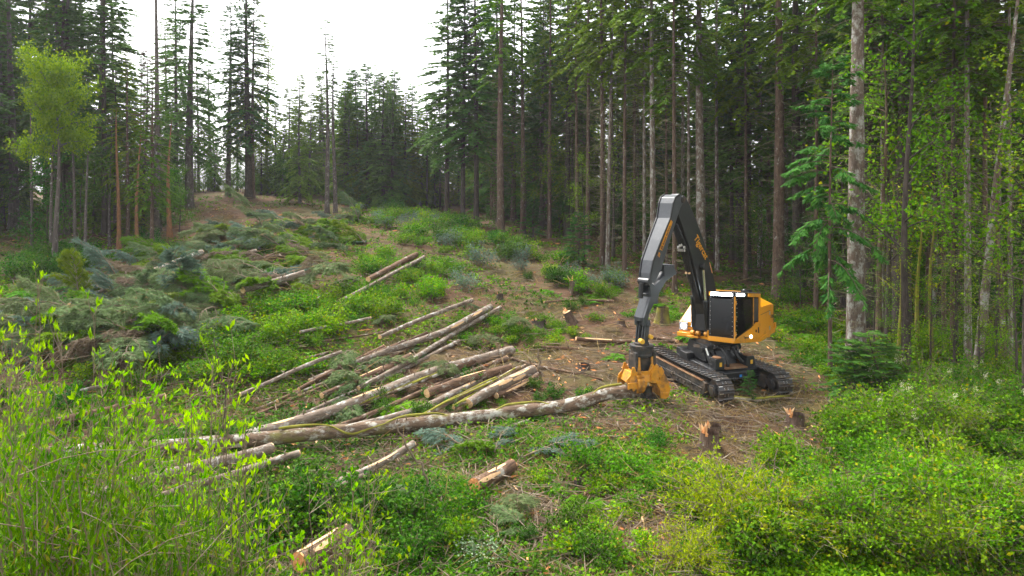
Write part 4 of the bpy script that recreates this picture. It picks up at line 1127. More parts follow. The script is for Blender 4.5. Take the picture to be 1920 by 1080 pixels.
make_stump(1415, 700, 18, 18, 'cut stump beside the far track of the machine', 0)
make_stump(1095, 690, 20, 8, 'flat stump on bare soil right of the standing stick', 2, 'bark_dark')

def px_stick(pts, w, mat, label, cat='branch', group=None, name='branch', lift=None):
    P = []
    for k, (x, y) in enumerate(pts):
        q = on_ground(*pts[0]) if lift else on_ground(x, y)
        P.append(pix(x, y, q[1]) + np.array([0, 0, .05]) if lift else q + np.array([0, 0, .06]))
    r = w * P[0][1] / FPX / 2
    b = MB(); c = spline(P, 14); g = np.random.default_rng(int(pts[0][0]))
    c[1:-1] += g.normal(0, r * .8, c[1:-1].shape)
    b.tube(c, np.linspace(r, r * .45, 14), 7)
    return tag(b.build(name, MAT[mat], smooth=True), label, cat, group)
px_stick([(1013, 713), (1012, 690), (1008, 656)], 5, 'twig', 'broken brown stick standing upright beside the torn pale log', lift=1)
px_stick([(1450, 985), (1440, 940), (1450, 890), (1458, 845)], 3, 'twig', 'thin dead stem standing in the low leaves under the stumps', lift=1)
px_stick([(415, 850), (425, 750), (410, 690), (400, 640)], 4, 'twig_dark', 'bare dark stem standing between sapling leaves and logs', lift=1)
px_stick([(822, 975), (800, 900), (760, 835), (745, 800)], 6, 'twig', 'long bare curved branch leaning before the white birch-like log', lift=1)
px_stick([(845, 880), (780, 858), (730, 850)], 4, 'twig', 'bare bleached branch lying under the birch-like log')
px_stick([(530, 760), (470, 725), (410, 690)], 4, 'twig_dark', 'dark bare branch lying in bright weeds left of the logs')
px_stick([(1690, 930), (1640, 870), (1590, 800)], 4, 'twig_dark', 'dark bare branch arching out of the leafy shrubs')
# ------------------------------------------------------------------ trees
Z3 = np.array([0, 0, 1.0])
def trunk_bm(b, h, r, seed, bend=.25, sides=12, n=26, top=.04, flare=.5):
    g = np.random.default_rng(seed)
    z = np.linspace(0, 1, n) ** 1.15 * h
    t = z / h
    ph = g.uniform(0, 6, 4)
    c = np.stack([bend * (np.sin(t * 4 + ph[0]) - np.sin(ph[0])) * t ** .5 * .6, bend * (np.sin(t * 3.3 + ph[1]) - np.sin(ph[1])) * t ** .5 * .6, z], 1)
    rr = r * ((1 - t) ** .8 * (1 - top) + top) * (1 + flare * np.exp(-z / .45)) * (1 + g.normal(0, .012, n))
    c[0, 2] = -.4
    b.tube(c, rr, sides, cap=False, flat=1 + g.normal(0, .02, (n, sides)))
    return c, rr
def on_trunk(c, z):
    return np.array([np.interp(z, c[:, 2], c[:, 0]), np.interp(z, c[:, 2], c[:, 1]), z])
def conifer_crown(b, c, h, cb, rad, nb, seed, up=.25, droop=.9, twig=.5, tw=.10, sparse=0.0, shape=.75, dens=1.0, thin=1.0, hang=.25):
    """branches with two-sided flat sprays of needles; branch wood is material 1"""
    g = np.random.default_rng(seed)
    zs = cb + (h - cb) * (np.arange(nb) + g.uniform(0, 1, nb)) / nb
    for z in zs:
        if g.random() < sparse:
            continue
        f = (z - cb) / (h - cb)
        L = rad * ((1 - f) ** shape) * g.uniform(.55, 1.12) * (1 if f > .12 else g.uniform(.5, 1.0)) + .25
        az = g.uniform(0, 2 * np.pi); d = np.array([math.cos(az), math.sin(az), 0]); s = np.array([-d[1], d[0], 0])
        n = max(4, int(L / .30))
        t = np.linspace(0, 1, n)
        u = up * (.3 + f) ; dr = droop * (1.15 - f)
        P = on_trunk(c, z) + d[None] * (t * L)[:, None] + Z3[None] * (L * (u * t - dr * .45 * t ** 2))[:, None] + s[None] * (g.normal(0, .06) * L * t ** 2)[:, None]
        b.tube(P, np.linspace(.012 + .010 * L, .004, n), 3, mat=1, cap=False)
        tang = norm(np.gradient(P, axis=0))
        m = int(max(7, n * 3.2 * dens))
        tt = np.clip(g.uniform(.12, 1.0, m) ** .8, 0, 1); tt[-1] = 1
        B = np.stack([np.interp(tt, t, P[:, i]) for i in range(3)], 1); T = norm(np.stack([np.interp(tt, t, tang[:, i]) for i in range(3)], 1))
        sg = np.where(np.arange(m) % 2 == 0, 1, -1)
        ang = g.uniform(.5, 1.0, m)
        D = norm(T * np.cos(ang)[:, None] + s[None] * (sg * np.sin(ang))[:, None] - Z3[None] * (hang * g.uniform(.2, 1.3, m))[:, None])
        D[-1] = T[-1]
        l = twig * (.35 + .65 * np.sin(np.pi * np.clip(tt * .8 + .1, 0, 1))) * (.5 + .5 * L / rad) * g.uniform(.7, 1.25, m)
        S = norm(np.cross(D, Z3[None] + g.normal(0, .35, (m, 3))))
        tint = np.clip(g.normal(.45, .2, m) + .15 * (tt - .5), 0, 1)
        # each spray: a middle frond and two side ones
        b.leaves(B, D, S, l, tw * thin * l / twig + .02, .18, tint=tint)
        for q in (-1, 1):
            D2 = norm(D + S * q * .75 - Z3[None] * .12)
            b.leaves(B + D * (l * .25)[:, None], D2, norm(np.cross(D2, Z3[None] + g.normal(0, .3, (m, 3)))), l * .62, tw * thin * .85 * l / twig + .015, .18, tint=np.clip(tint + g.normal(0, .08, m), 0, 1))
            D3 = norm(D + S * q * .6)
            b.leaves(B + D * (l * .58)[:, None], D3, norm(np.cross(D3, Z3[None] + g.normal(0, .3, (m, 3)))), l * .42, tw * thin * .7 * l / twig + .012, .18, tint=np.clip(tint + .1, 0, 1))
def dead_twigs(b, c, rr, z0, z1, n, seed, L=(.4, 1.8), lichen=True):
    g = np.random.default_rng(seed)
    for k in range(n):
        z = g.uniform(z0, z1); p = on_trunk(c, z); az = g.uniform(0, 2 * np.pi)
        d = np.array([math.cos(az), math.sin(az), g.uniform(-.25, .25)]); l = g.uniform(*L) * (.5 + .5 * (z - z0) / (z1 - z0))
        r = float(np.interp(z, c[:, 2], rr))
        t = np.linspace(0, 1, 6)[:, None]
        P = p + d * r * .8 + d * t * l + Z3 * (g.uniform(-.35, .15) * l * t ** 2) + np.cumsum(g.normal(0, .03, (6, 3)), 0)
        b.tube(P, np.linspace(.016, .005, 6), 3, cap=False)
        for j in range(int(l * 4)):
            q = P[int(g.integers(2, 6))]; e = norm(d + g.normal(0, .6, 3)); ll = g.uniform(.15, .5)
            b.tube([q, q + e * ll * .5 + g.normal(0, .02, 3), q + e * ll - Z3 * .05], [.007, .005, .003], 3, cap=False)
def conifer_kind(name, h, r, cb, rad, nb, seed, barkm, needle, twigs=None, **kw):
    root = thing(name, None, None)
    b = MB(); c, rr = trunk_bm(b, h, r, seed); b.build('trunk', MAT[barkm], root, smooth=True)
    if nb:
        b = MB(); conifer_crown(b, c, h * .995, cb, rad, nb, seed + 1, **kw)
        b.build('crown', [MAT[needle], MAT['twig_dark']], root)
    if twigs:
        b = MB(); dead_twigs(b, c, rr, *twigs, seed + 2)
        o = b.build('dead_twigs', MAT['twig_lichen' if barkm in ('bark_pale', 'bark_brown') else 'twig'], root); o['kind'] = 'stuff'
    return Kind(root)

def limb_tree(b, lb, h, r, seed, nl=9, spread=2.2, leafL=.10, leafW=.07, leaves=26, first=.3, lean=(0, 0), per=3, droopy=.15, cluster=.35, upl=.8):
    """broadleaf: leaning stem, limbs, twigs with leaf clusters; b wood, lb leaves"""
    g = np.random.default_rng(seed)
    n = 18; t = np.linspace(0, 1, n)
    ph = g.uniform(0, 6, 2)
    c = np.stack([lean[0] * t ** 1.3 * h + .22 * np.sin(t * 5 + ph[0]) * t, lean[1] * t ** 1.3 * h + .22 * np.sin(t * 4 + ph[1]) * t, t * h], 1); c[0, 2] = -.3
    rr = r * (1 - t * .85) * (1 + .4 * np.exp(-t * 14))
    b.tube(c, rr, 9, cap=False)
    for k in range(nl):
        f = first + (1 - first) * (k + g.uniform(0, 1)) / nl
        p = np.stack([np.interp(f, t, c[:, i]) for i in range(3)]); az = g.uniform(0, 6.283)
        L = spread * (1.15 - f * .55) * g.uniform(.6, 1.1)
        d = np.array([math.cos(az), math.sin(az), upl * g.uniform(.4, 1.3)])
        tt = np.linspace(0, 1, 8)[:, None]
        P = p + d * tt * L - Z3 * droopy * L * tt ** 2 + np.cumsum(g.normal(0, .04 * L / 2, (8, 3)), 0) * tt
        b.tube(P, np.linspace(max(.012, r * .35 * (1 - f * .6)), .006, 8), 5, cap=False)
        for j in range(int(per * L * 2)):
            q = P[int(g.integers(2, 8))]; e = norm(d * .6 + g.normal(0, .7, 3) + Z3 * .15); l2 = g.uniform(.3, .9) * min(1, L / 1.5)
            Q = np.stack([q, q + e * l2 * .5 + g.normal(0, .03, 3), q + e * l2 - Z3 * droopy * .3])
            b.tube(Q, [.009, .006, .003], 3, cap=False)
            m = leaves
            f2 = g.uniform(.15, 1.05, m)[:, None]
            B = q + e * l2 * f2 + g.normal(0, cluster * .35, (m, 3))
            D = norm(e * .3 + g.normal(0, .7, (m, 3)) - Z3 * .15); S = norm(np.cross(D, Z3 + g.normal(0, .5, (m, 3))))
            sc = g.uniform(.6, 1.25, m)
            lb.leaves(B, D, S, leafL * sc, leafW * sc, .12, tint=np.clip(g.normal(.5, .24, m), 0, 1), mid=.45)
    return c
def broad_kind(name, h, r, seed, barkm, leafm, **kw):
    root = thing(name, None, None)
    b = MB(); lb = MB(); limb_tree(b, lb, h, r, seed, **kw)
    b.build('trunk', MAT[barkm], root, smooth=True); lb.build('crown', MAT[leafm], root)
    return Kind(root)

K = {}
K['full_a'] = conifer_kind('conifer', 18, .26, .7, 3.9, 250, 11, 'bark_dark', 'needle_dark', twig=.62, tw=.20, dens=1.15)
K['full_b'] = conifer_kind('conifer', 16, .24, .5, 3.6, 230, 12, 'bark_dark', 'needle_mid', twig=.60, tw=.20, dens=1.15, droop=1.1)
K['full_c'] = conifer_kind('conifer', 15, .22, .9, 2.9, 190, 13, 'bark_grey', 'needle_pale', twig=.55, tw=.18, droop=1.2)
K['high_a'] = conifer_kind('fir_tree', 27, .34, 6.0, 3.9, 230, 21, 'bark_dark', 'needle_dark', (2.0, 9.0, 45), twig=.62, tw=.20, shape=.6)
K['high_b'] = conifer_kind('fir_tree', 25, .30, 4.5, 3.5, 210, 22, 'bark_grey', 'needle_dark', (1.8, 8.0, 45), twig=.58, tw=.19, droop=1.1, sparse=.12, shape=.6)
K['high_c'] = conifer_kind('fir_tree', 24, .28, 6.5, 3.3, 170, 23, 'bark_brown', 'needle_mid', (1.8, 10.0, 60), twig=.55, tw=.18, droop=1.25, sparse=.2, shape=.55)
K['pole_a'] = conifer_kind('fir_tree', 30, .36, 15.0, 3.4, 85, 31, 'bark_pale', 'needle_mid', (2.5, 17.5, 130), twig=.60, tw=.19, droop=1.2, shape=.5, sparse=.1)
K['pole_b'] = conifer_kind('fir_tree', 29, .30, 13.5, 3.2, 90, 32, 'bark_brown', 'needle_mid', (2.0, 16.5, 140), twig=.55, tw=.18, droop=1.3, shape=.5, sparse=.15)
K['pole_c'] = conifer_kind('fir_tree', 30, .32, 10.5, 3.5, 115, 33, 'bark_dark', 'needle_dark', (1.5, 13.0, 80), twig=.60, tw=.20, droop=1.1, shape=.5)
K['spike'] = conifer_kind('thin_fir', 20, .20, 11.0, 1.35, 60, 41, 'bark_grey', 'needle_dark', (2.0, 12.0, 50), twig=.45, tw=.11, sparse=.15, shape=.7)
K['dead'] = conifer_kind('dead_conifer', 15, .14, 2.5, 1.9, 130, 42, 'bark_dark', 'needle_dead', twig=.55, tw=.035, dens=1.3, droop=1.0, shape=.8)
K['snag'] = conifer_kind('snag', 11, .14, 0, 0, 0, 43, 'bark_orange', 'needle_dead', (2.0, 10.5, 16))
K['lichen'] = conifer_kind('leaning_trunk', 22, .17, 0, 0, 0, 45, 'bark_pale', 'needle_dead', (4.0, 20, 50))
K['bare'] = conifer_kind('bare_trunk', 26, .20, 0, 0, 0, 44, 'bark_grey', 'needle_dead', (3.0, 25, 60))
K['cedar'] = conifer_kind('cedar_tree', 13, .13, 4.2, 1.9, 46, 51, 'bark_brown', 'cedar', (1.0, 4.5, 14), twig=.55, tw=.10, droop=1.6, up=.3, hang=.9, dens=1.5, shape=.4)
K['small'] = conifer_kind('young_conifer', 3.2, .05, .15, 1.15, 70, 52, 'bark_dark', 'cedar', twig=.34, tw=.06, droop=.6, hang=.2, shape=.8)
K['maple'] = broad_kind('broadleaf_tree', 9.0, .10, 61, 'bark_brown', 'leaf_bright', nl=15, spread=2.3, leafL=.15, leafW=.11, leaves=12, per=2.4, cluster=.6)
K['alder'] = broad_kind('broadleaf_tree', 11.0, .11, 62, 'bark_dark', 'leaf_bright', nl=16, spread=2.0, leafL=.12, leafW=.085, leaves=13, per=2.6, first=.25, cluster=.6)
K['under'] = broad_kind('understory_tree', 5.5, .06, 63, 'bark_dark', 'leaf_deep', nl=12, spread=1.7, leafL=.15, leafW=.10, leaves=22, per=2.6, first=.12, cluster=.6)
K['gold'] = broad_kind('golden_broadleaf_tree', 8.8, .16, 64, 'bark_grey', 'leaf_gold', nl=24, spread=2.6, leafL=.15, leafW=.10, leaves=60, per=3.6, first=.55, cluster=.6, upl=.7)
K['mossy'] = broad_kind('mossy_tree', 8.0, .12, 65, 'bark_moss', 'leaf_yellow', nl=9, spread=1.5, leafL=.10, leafW=.07, leaves=10, per=1.6, first=.35, cluster=.5)

BASE_R = {k: {'full_a': .26, 'full_b': .24, 'full_c': .22, 'high_a': .34, 'high_b': .30, 'high_c': .28, 'pole_a': .36, 'pole_b': .30, 'pole_c': .32, 'spike': .20,
              'lichen': .17, 'dead': .14, 'snag': .14, 'bare': .20, 'cedar': .13}.get(k) for k in K}
tg = np.random.default_rng(99)
def tree(kind, px, py, label, cat='tree', group=None, d=None, w=None, h=1.0, s=1.0, barkm=None, lean=(0, 0), rz=None, dz=0.0):
    if d is None:
        q = on_ground(px, py)
    else:
        x = (px - 960) / FPX * d; q = np.array([x, d, gz(x, d)])
    q = q + np.array([0, 0, dz])
    r = K[kind].put(tuple(q), (lean[0], lean[1], tg.uniform(0, 6.283) if rz is None else rz), (s, s, s * h), label, cat, group)
    if w and BASE_R.get(kind):
        k = (w * q[1] / FPX / 2) / (BASE_R[kind] * s * .95)
        for ch in r.children:
            if ch.name.startswith('trunk'):
                ch.scale = (k, k, 1)
                if barkm:
                    pass
    return r

# the trunks along the right edge of the clearing, each its own
tree('pole_a', 1605, 690, 'thickest pale lichen-covered trunk between the young cedar and the mossy thin trees', w=33, rz=.4)
tree('pole_b', 1459, 560, 'tall brown trunk with mossy foot right behind the yellow engine hood', w=22, rz=1.0)
tree('pole_a', 1315, 548, 'grey trunk rising straight behind the raised black boom', w=19, rz=2.0, d=46)
tree('pole_a', 1225, 522, 'slim white-flecked trunk just behind the top of the stick', w=12, rz=3.0)
tree('pole_a', 1208, 512, 'thinnest pale trunk left of the white-flecked one by the stick', w=7, s=.85, rz=4.0)
tree('pole_b', 1265, 552, 'slim pale brown trunk seen below the bend of the boom', w=9, s=.9, rz=5.0)
tree('pole_b', 1129, 497, 'reddish brown trunk of the close pair behind the skid path', w=9, rz=.2)
tree('pole_a', 1139, 500, 'leaning pale trunk of the close pair behind the skid path', w=8, s=.9, lean=(0, .03), rz=.8)
tree('pole_b', 1102, 472, 'brown trunk just left of the close pair behind the skid path', w=9, rz=1.7)
tree('pole_b', 1171, 508, 'slender reddish trunk right of the close pair behind the skid path', w=8, rz=2.6)
tree('pole_c', 1063, 445, 'dark trunk with dead drooping branches by the pale bushes', w=12, rz=3.3)
tree('pole_b', 939, 442, 'stout straight brown trunk at the top end of the skid path', w=14, rz=4.1)
tree('high_a', 868, 422, 'dark fir whose crown borders the open white sky', w=9, rz=.1)
tree('high_a', 893, 424, 'dark fir second from the open white sky', w=10, rz=2.1, s=1.05)
tree('high_a', 838, 416, 'wide-crowned fir nearest to the open white sky', w=9, rz=1.1, s=.98)
tree('pole_c', 1497, 548, 'dark thick trunk in shade beside the brown trunk behind the engine hood', w=20, rz=5.2)
tree('pole_a', 1815, 700, 'straight pale trunk behind the crooked lichen trunk', w=13, s=.85, rz=1.2)
tree('pole_b', 1786, 690, 'thin brown trunk close beside the straight pale trunk', w=9, s=.8, rz=2.2)
tree('pole_c', 1690, 660, 'wide dark trunk in the shade behind the mossy thin trees', w=32, rz=2.7, d=33)
tree('pole_c', 1628, 640, 'dark trunk in shade right behind the thickest pale trunk', w=22, rz=3.9, d=36)
tree('cedar', 1557, 712, 'young cedar with drooping bright green boughs beside the thickest pale trunk', w=8, s=1.0, rz=2.0)
tree('lichen', 1830, 725, 'crooked leaning lichen-covered trunk above the flowering shrubs', w=16, s=.85, lean=(.02, .085), rz=0)
for (px, py, lb, rz, s_) in ((1686, 690, 'mossy thin tree with golden green stem behind the young ferns', .5, 1.0), (1722, 690, 'second mossy thin tree with forked stem', 2.5, .95), (1748, 692, 'third mossy thin tree beside the wide dark trunk', 4.0, .85)):
    tree('mossy', px, py, lb, s=s_, rz=rz)
GB = 'broadleaf trees along the shaded forest edge'
for (k, px, d, s_, lb) in (('alder', 1665, 32, 1.3, 'bright green broadleaf tree hanging over the mossy thin trees'), ('maple', 1740, 33, 1.35, 'broadleaf tree with large leaves above the mossy thin trees'),
                           ('alder', 1790, 29, 1.25, 'yellow-green broadleaf tree between the mossy and the crooked trunk'), ('maple', 1880, 26, 1.25, 'broadleaf tree filling the edge beyond the crooked trunk'),
                           ('alder', 1925, 22, 1.05, 'broadleaf tree at the very edge beside the flowering shrubs'), ('alder', 1150, 53, 1.25, 'bright broadleaf tree among the slim trunks behind the stick'),
                           ('maple', 1030, 60, 1.0, 'broadleaf tree in pale green leaf beside the dark trunk with dead branches'), ('alder', 985, 63, .8, 'small bright broadleaf tree behind the skid path end'),
                           ('alder', 1580, 40, 1.1, 'broadleaf tree in shade behind the young cedar'), ('maple', 1650, 31, 1.55, 'tallest broadleaf tree beside the thickest pale trunk, leaves high up'), ('alder', 1700, 27, 1.45, 'bright yellow-green broadleaf tree over the young ferns'), ('alder', 1760, 33, 1.25, 'tall broadleaf tree deep behind the mossy thin trees'), ('alder', 1870, 31, 1.3, 'tall broadleaf tree deep behind the crooked trunk'), ('alder', 1095, 50, .7, 'low bright broadleaf tree before the brown trunk of the slim group'),
                           ('maple', 1400, 50, .75, 'low broadleaf tree in the dark behind the cab')):
    tree(k, px, 0, lb, d=d, s=s_, group=GB)

# left side of the clearing
tree('bare', 293, 442, 'bare straight grey trunk standing alone in front of the dark wood', w=11, s=1.0, rz=1.0)
tree('high_b', 355, 392, 'large grey-barked fir at the edge of the brown bare patch', w=15, rz=2.0, s=1.05)
tree('high_b', 428, 368, 'thin fir with open crown on the crest', w=9, rz=3.0, s=.95)
tree('high_a', 466, 372, 'tall dark fir bordering the open white sky on the crest', w=13, rz=4.0)
tree('high_c', 474, 372, 'slimmer fir close behind the tall dark fir on the crest', w=8, rz=5.0)
tree('spike', 613, 402, 'thin spiky fir of the lone pair before the dark green wood', w=9, rz=1.0, s=.98)
tree('spike', 629, 404, 'second thin fir of the lone pair, with torn orange bark', w=8, rz=3.0, s=.9, h=.9)
tree('gold', 103, 490, 'tree with dense golden green crown in front of the dark conifers', s=1.05, h=1.36, rz=1.2, lean=(.02, .0))
for (px, d, lb, s_) in ((95, 47, 'slim grey stem left of the golden green tree', .40), (140, 48, 'slim grey stem right of the golden green tree', .46), (160, 46, 'slim bare stem nearest to the golden green tree', .36), (60, 50, 'thin bare stem in shade left of the golden green tree', .5)):
    tree('bare', px, 0, lb, d=d, s=s_, w=6)
for (px, d, lb) in ((90, 49, 'leafy small tree filling in under the golden crown'), (155, 50, 'leafy small tree filling in beside the golden crown')):
    tree('under', px, 0, lb, d=d, s=1.25)
tree('dead', 268, 470, 'dead conifer with brown needles beside the bare straight trunk', d=55, s=1.0, rz=1.0)
tree('snag', 257, 468, 'orange-brown snag left of the bare straight trunk', w=7, s=.85, rz=1.0)
tree('snag', 318, 446, 'orange-brown snag right of the bare straight trunk', w=9, s=.85, rz=2.0)
tree('snag', 223, 470, 'twin-topped pale snag before the dark wood', w=8, s=.95, rz=3.0)
tree('bare', 205, 462, 'thin grey pole beside the twin-topped snag', w=5, s=.42, rz=3.0)
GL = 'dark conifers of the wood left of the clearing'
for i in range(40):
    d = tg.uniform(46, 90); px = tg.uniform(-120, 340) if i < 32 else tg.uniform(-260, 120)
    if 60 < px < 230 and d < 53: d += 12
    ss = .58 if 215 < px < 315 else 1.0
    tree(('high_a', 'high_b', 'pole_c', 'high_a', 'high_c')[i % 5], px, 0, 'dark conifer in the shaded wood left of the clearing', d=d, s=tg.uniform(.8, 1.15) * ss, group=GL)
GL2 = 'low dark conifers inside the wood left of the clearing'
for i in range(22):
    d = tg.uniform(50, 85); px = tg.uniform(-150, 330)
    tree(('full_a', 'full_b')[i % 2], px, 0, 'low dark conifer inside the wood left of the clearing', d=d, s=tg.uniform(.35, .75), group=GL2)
GC = 'conifers beyond the crest'
for (px, d, k, s_) in ((372, 95, 'high_c', .8), (395, 100, 'high_b', .75), (330, 98, 'high_a', .9), (312, 88, 'high_c', .95), (445, 105, 'high_c', .75), (500, 92, 'high_c', .85), (515, 98, 'full_b', .8), (540, 90, 'full_c', .95), (560, 96, 'full_c', 1.1),
                       (580, 88, 'full_c', .9), (598, 100, 'full_c', 1.15), (530, 86, 'full_c', .6), (490, 88, 'full_b', .55)):
    tree(k, px, 0, 'pale green hazy conifer beyond the crest', d=d, s=s_, group=GC)
GD = 'dense dark green conifers at the far end of the clearing'
for (px, d, k, s_) in ((650, 84, 'full_b', .95), (668, 90, 'full_a', .95), (690, 84, 'full_a', .98), (700, 96, 'spike', .95), (722, 86, 'full_b', .95), (742, 90, 'full_a', .98), (760, 84, 'full_b', .9), (775, 95, 'full_a', .9),
                       (790, 88, 'full_b', .75), (640, 96, 'full_b', .9), (710, 100, 'full_a', 1.0), (735, 98, 'full_b', 1.05), (808, 92, 'full_a', .72), (825, 86, 'high_a', .62), (660, 100, 'full_a', 1.02), (800, 84, 'pole_c', .5), (815, 88, 'pole_c', .5)):
    tree(k, px, 0, 'dense dark green conifer at the far end of the clearing', d=d, s=s_, group=GD)
# the forest behind and right of the machine
GE = 'low conifers closing the crest'
for (px, d, k, s_) in [(p_ + tg.uniform(-8, 8), tg.uniform(86, 108), ('full_b', 'full_c', 'full_c')[i % 3], tg.uniform(.28, .5)) for i, p_ in enumerate(range(300, 850, 17))]:
    tree(k, px, 0, 'low pale conifer closing the gaps along the crest', d=d, s=s_, group=GE)
for (px, d, k, s_) in [(tg.uniform(560, 840), tg.uniform(78, 100), ('full_a', 'full_b', 'full_c')[i % 3], tg.uniform(.65, .92)) for i in range(24)]:
    tree(k, px, 0, 'dense dark green conifer at the far end of the clearing', d=d, s=s_, group=GD)
for (px, d, s_) in ((842, 92, .5), (860, 96, .55), (880, 90, .45), (905, 94, .55), (925, 90, .5), (960, 92, .6), (350, 98, .4), (402, 96, .42), (478, 98, .45), (818, 94, .5)):
    tree('full_b', px, 0, 'low pale conifer closing the gaps along the crest', d=d, s=s_, group=GE)
GX_ = 'leafy small trees along the crest'
for i in range(30):
    px = tg.uniform(330, 660); d = tg.uniform(84, 94)
    tree('under', px, 0, 'leafy small tree in pale light along the crest', d=d, s=tg.uniform(.35, .85), group=GX_)
GW = 'leafy small trees under the wood left of the clearing'
for i in range(34):
    d = tg.uniform(47, 74); px = tg.uniform(-120, 345)
    tree('under', px, 0, 'leafy small tree in the shade of the wood left of the clearing', d=d, s=tg.uniform(.4, 1.0), group=GW)
GS = 'low bright trees before the trunks at the shaded edge'
for (px, d, s_) in ((1640, 29, .42), (1705, 27, .48), (1745, 26.5, .42), (1790, 26, .5), (1835, 25, .45), (1870, 25, .55), (1905, 24, .5), (1560, 36, .45), (1500, 40, .4)):
    tree('alder', px, 0, 'low bright leafy tree before the trunks at the shaded forest edge', d=d, s=s_, group=GS)
GP = 'slim pale trunks at the forest edge'
for (px, d, w_) in ((1291, 47, 7), (1250, 51, 6), (1345, 50, 8), (1398, 47, 7), (1425, 52, 9), (1530, 38, 8), (1655, 34, 9), (1770, 31, 8), (1848, 30, 10), (1895, 28, 9), (1082, 58, 8), (1030, 62, 8), (980, 64, 9), (1190, 56, 6)):
    tree('pole_a' if px % 2 else 'pole_b', px, 0, 'slim pale straight trunk at the edge of the shaded forest', d=d, w=w_, s=tg.uniform(.8, .95), group=GP)
GR = 'conifers deep in the shaded forest behind the machine'
for i in range(78):
    px = tg.uniform(900, 2080); e = np.interp(px, [900, 1130, 1455, 1605, 1820, 2100], [70, 56, 48, 36, 34, 32])
    d = e + abs(tg.normal(0, 1)) * 16 + 1.5
    tree(('pole_c', 'pole_b', 'pole_c', 'pole_a', 'high_a', 'high_c')[i % 6], px, 0, 'conifer trunk deep in the shaded forest behind the machine', d=d, w=tg.uniform(.28, .6) * FPX / d, s=tg.uniform(.8, 1.05), group=GR)
GF = 'full-crowned conifers closing the back of the forest'
for i in range(64):
    px = tg.uniform(880, 2100); e = np.interp(px, [900, 1130, 1455, 1605, 1820, 2100], [80, 70, 62, 54, 50, 46])
    d = e + tg.uniform(0, 30)
    tree(('full_a', 'full_a', 'full_b')[i % 3], px, 0, 'full-crowned dark conifer at the back of the forest behind the machine', d=d, s=tg.uniform(.75, 1.35), group=GF)
GU = 'leafy small trees under the forest behind the machine'
for i in range(64):
    px = tg.uniform(900, 2050); e = np.interp(px, [900, 1130, 1455, 1605, 1820, 2100], [64, 54, 46, 37, 34, 30])
    d = e + abs(tg.normal(0, 1)) * 9
    tree('under', px, 0, 'leafy small tree in the shade under the forest', d=d, s=tg.uniform(.45, 1.0), group=GU)
for (px, py, s_, lb) in ((1085, 500, 1.2, 'young blue-green conifer before the slim trunks'), (1000, 445, 1.1, 'young conifer beside the dark trunk at the clearing edge'), (1645, 765, 1.35, 'young feathery hemlock spreading over the shrubs near the tracks'),
                         (1600, 750, 1.1, 'lower feathery young hemlock next to the spreading one'), (1405, 752, .34, 'little green seedling between the two tracks')):
    tree('small', px, py, lb, 'young conifer', s=s_, h=.62 if 'hemlock' in lb else 1.0)
# ------------------------------------------------------------------ shrubs, ferns, boughs, saplings
def shrub_kind(name, h, rad, ns, L, W, nl, leafm, seed, arch=.6, sub=3, cluster=.10, stemm='twig', petals=0, upright=.2, start=.25):
    g = np.random.default_rng(seed)
    root = thing(name, None, None); sb = MB(); lb = MB(); pb = MB()
    for k in range(ns):
        az = g.uniform(0, 6.283); f = g.uniform(.25, 1.0); d = np.array([math.cos(az), math.sin(az), 0])
        hh = h * g.uniform(.55, 1.08) * (1.1 - .45 * f); t = np.linspace(0, 1, 8)[:, None]
        P = d * g.uniform(0, .15) + d * rad * f * t ** (1 + arch * .4) + Z3 * hh * (1.35 * t - .35 * t ** 2 * (1 + arch * f)) + np.cumsum(g.normal(0, .02 * h, (8, 3)), 0) * t
        P[:, 2] = np.maximum(P[:, 2], -.05)
        sb.tube(P, np.linspace(.006 + .0018 * h, .003, 8), 4, cap=False)
        m = nl // ns
        n1 = m // 3
        segs = [(P, n1, .0)]
        for j in range(sub):
            i = int(g.integers(2, 7)); e = norm(d * .5 + g.normal(0, .7, 3) + Z3 * .3); l2 = g.uniform(.2, .45) * (h + rad) * .5
            tt = np.linspace(0, 1, 4)[:, None]; Q = P[i] + e * l2 * tt - Z3 * .25 * l2 * tt ** 2
            sb.tube(Q, np.linspace(.004, .002, 4), 3, cap=False)
            segs.append((Q, (m - n1) // sub, 1))
        for Q, c, kind in segs:
            if c <= 0: continue
            u = g.uniform(start if kind == 0 else .1, 1.02, c) * (len(Q) - 1)
            i0 = np.clip(u.astype(int), 0, len(Q) - 2); fr = (u - i0)[:, None]
            B = Q[i0] * (1 - fr) + Q[i0 + 1] * fr + g.normal(0, cluster, (c, 3)) * np.array([1, 1, .7])
            D = norm(g.normal(0, .8, (c, 3)) + d * .35 + Z3 * upright); S = norm(np.cross(D, Z3 + g.normal(0, .55, (c, 3))))
            sc = g.uniform(.6, 1.3, c)
            lb.leaves(B, D, S, L * sc, W * sc, .10, tint=np.clip(g.normal(.46, .30, c), 0, 1), mid=.45)
        if petals and g.random() < .10:
            q = P[-1]; c = petals
            B = q + g.normal(0, .05, (c, 3)) * np.array([1, 1, 1.6]) + Z3 * .03; D = norm(g.normal(0, 1, (c, 3))); S = norm(np.cross(D, g.normal(0, 1, (c, 3))))
            pb.leaves(B, D, S, .035, .03, 0, tint=g.uniform(0, 1, c))
    sb.build('stem', MAT[stemm], root, smooth=True)['kind'] = 'stuff'
    lb.build('foliage', MAT[leafm], root)
    if petals:
        pb.build('blossom', MAT['petal'], root)['kind'] = 'stuff'
    return Kind(root)
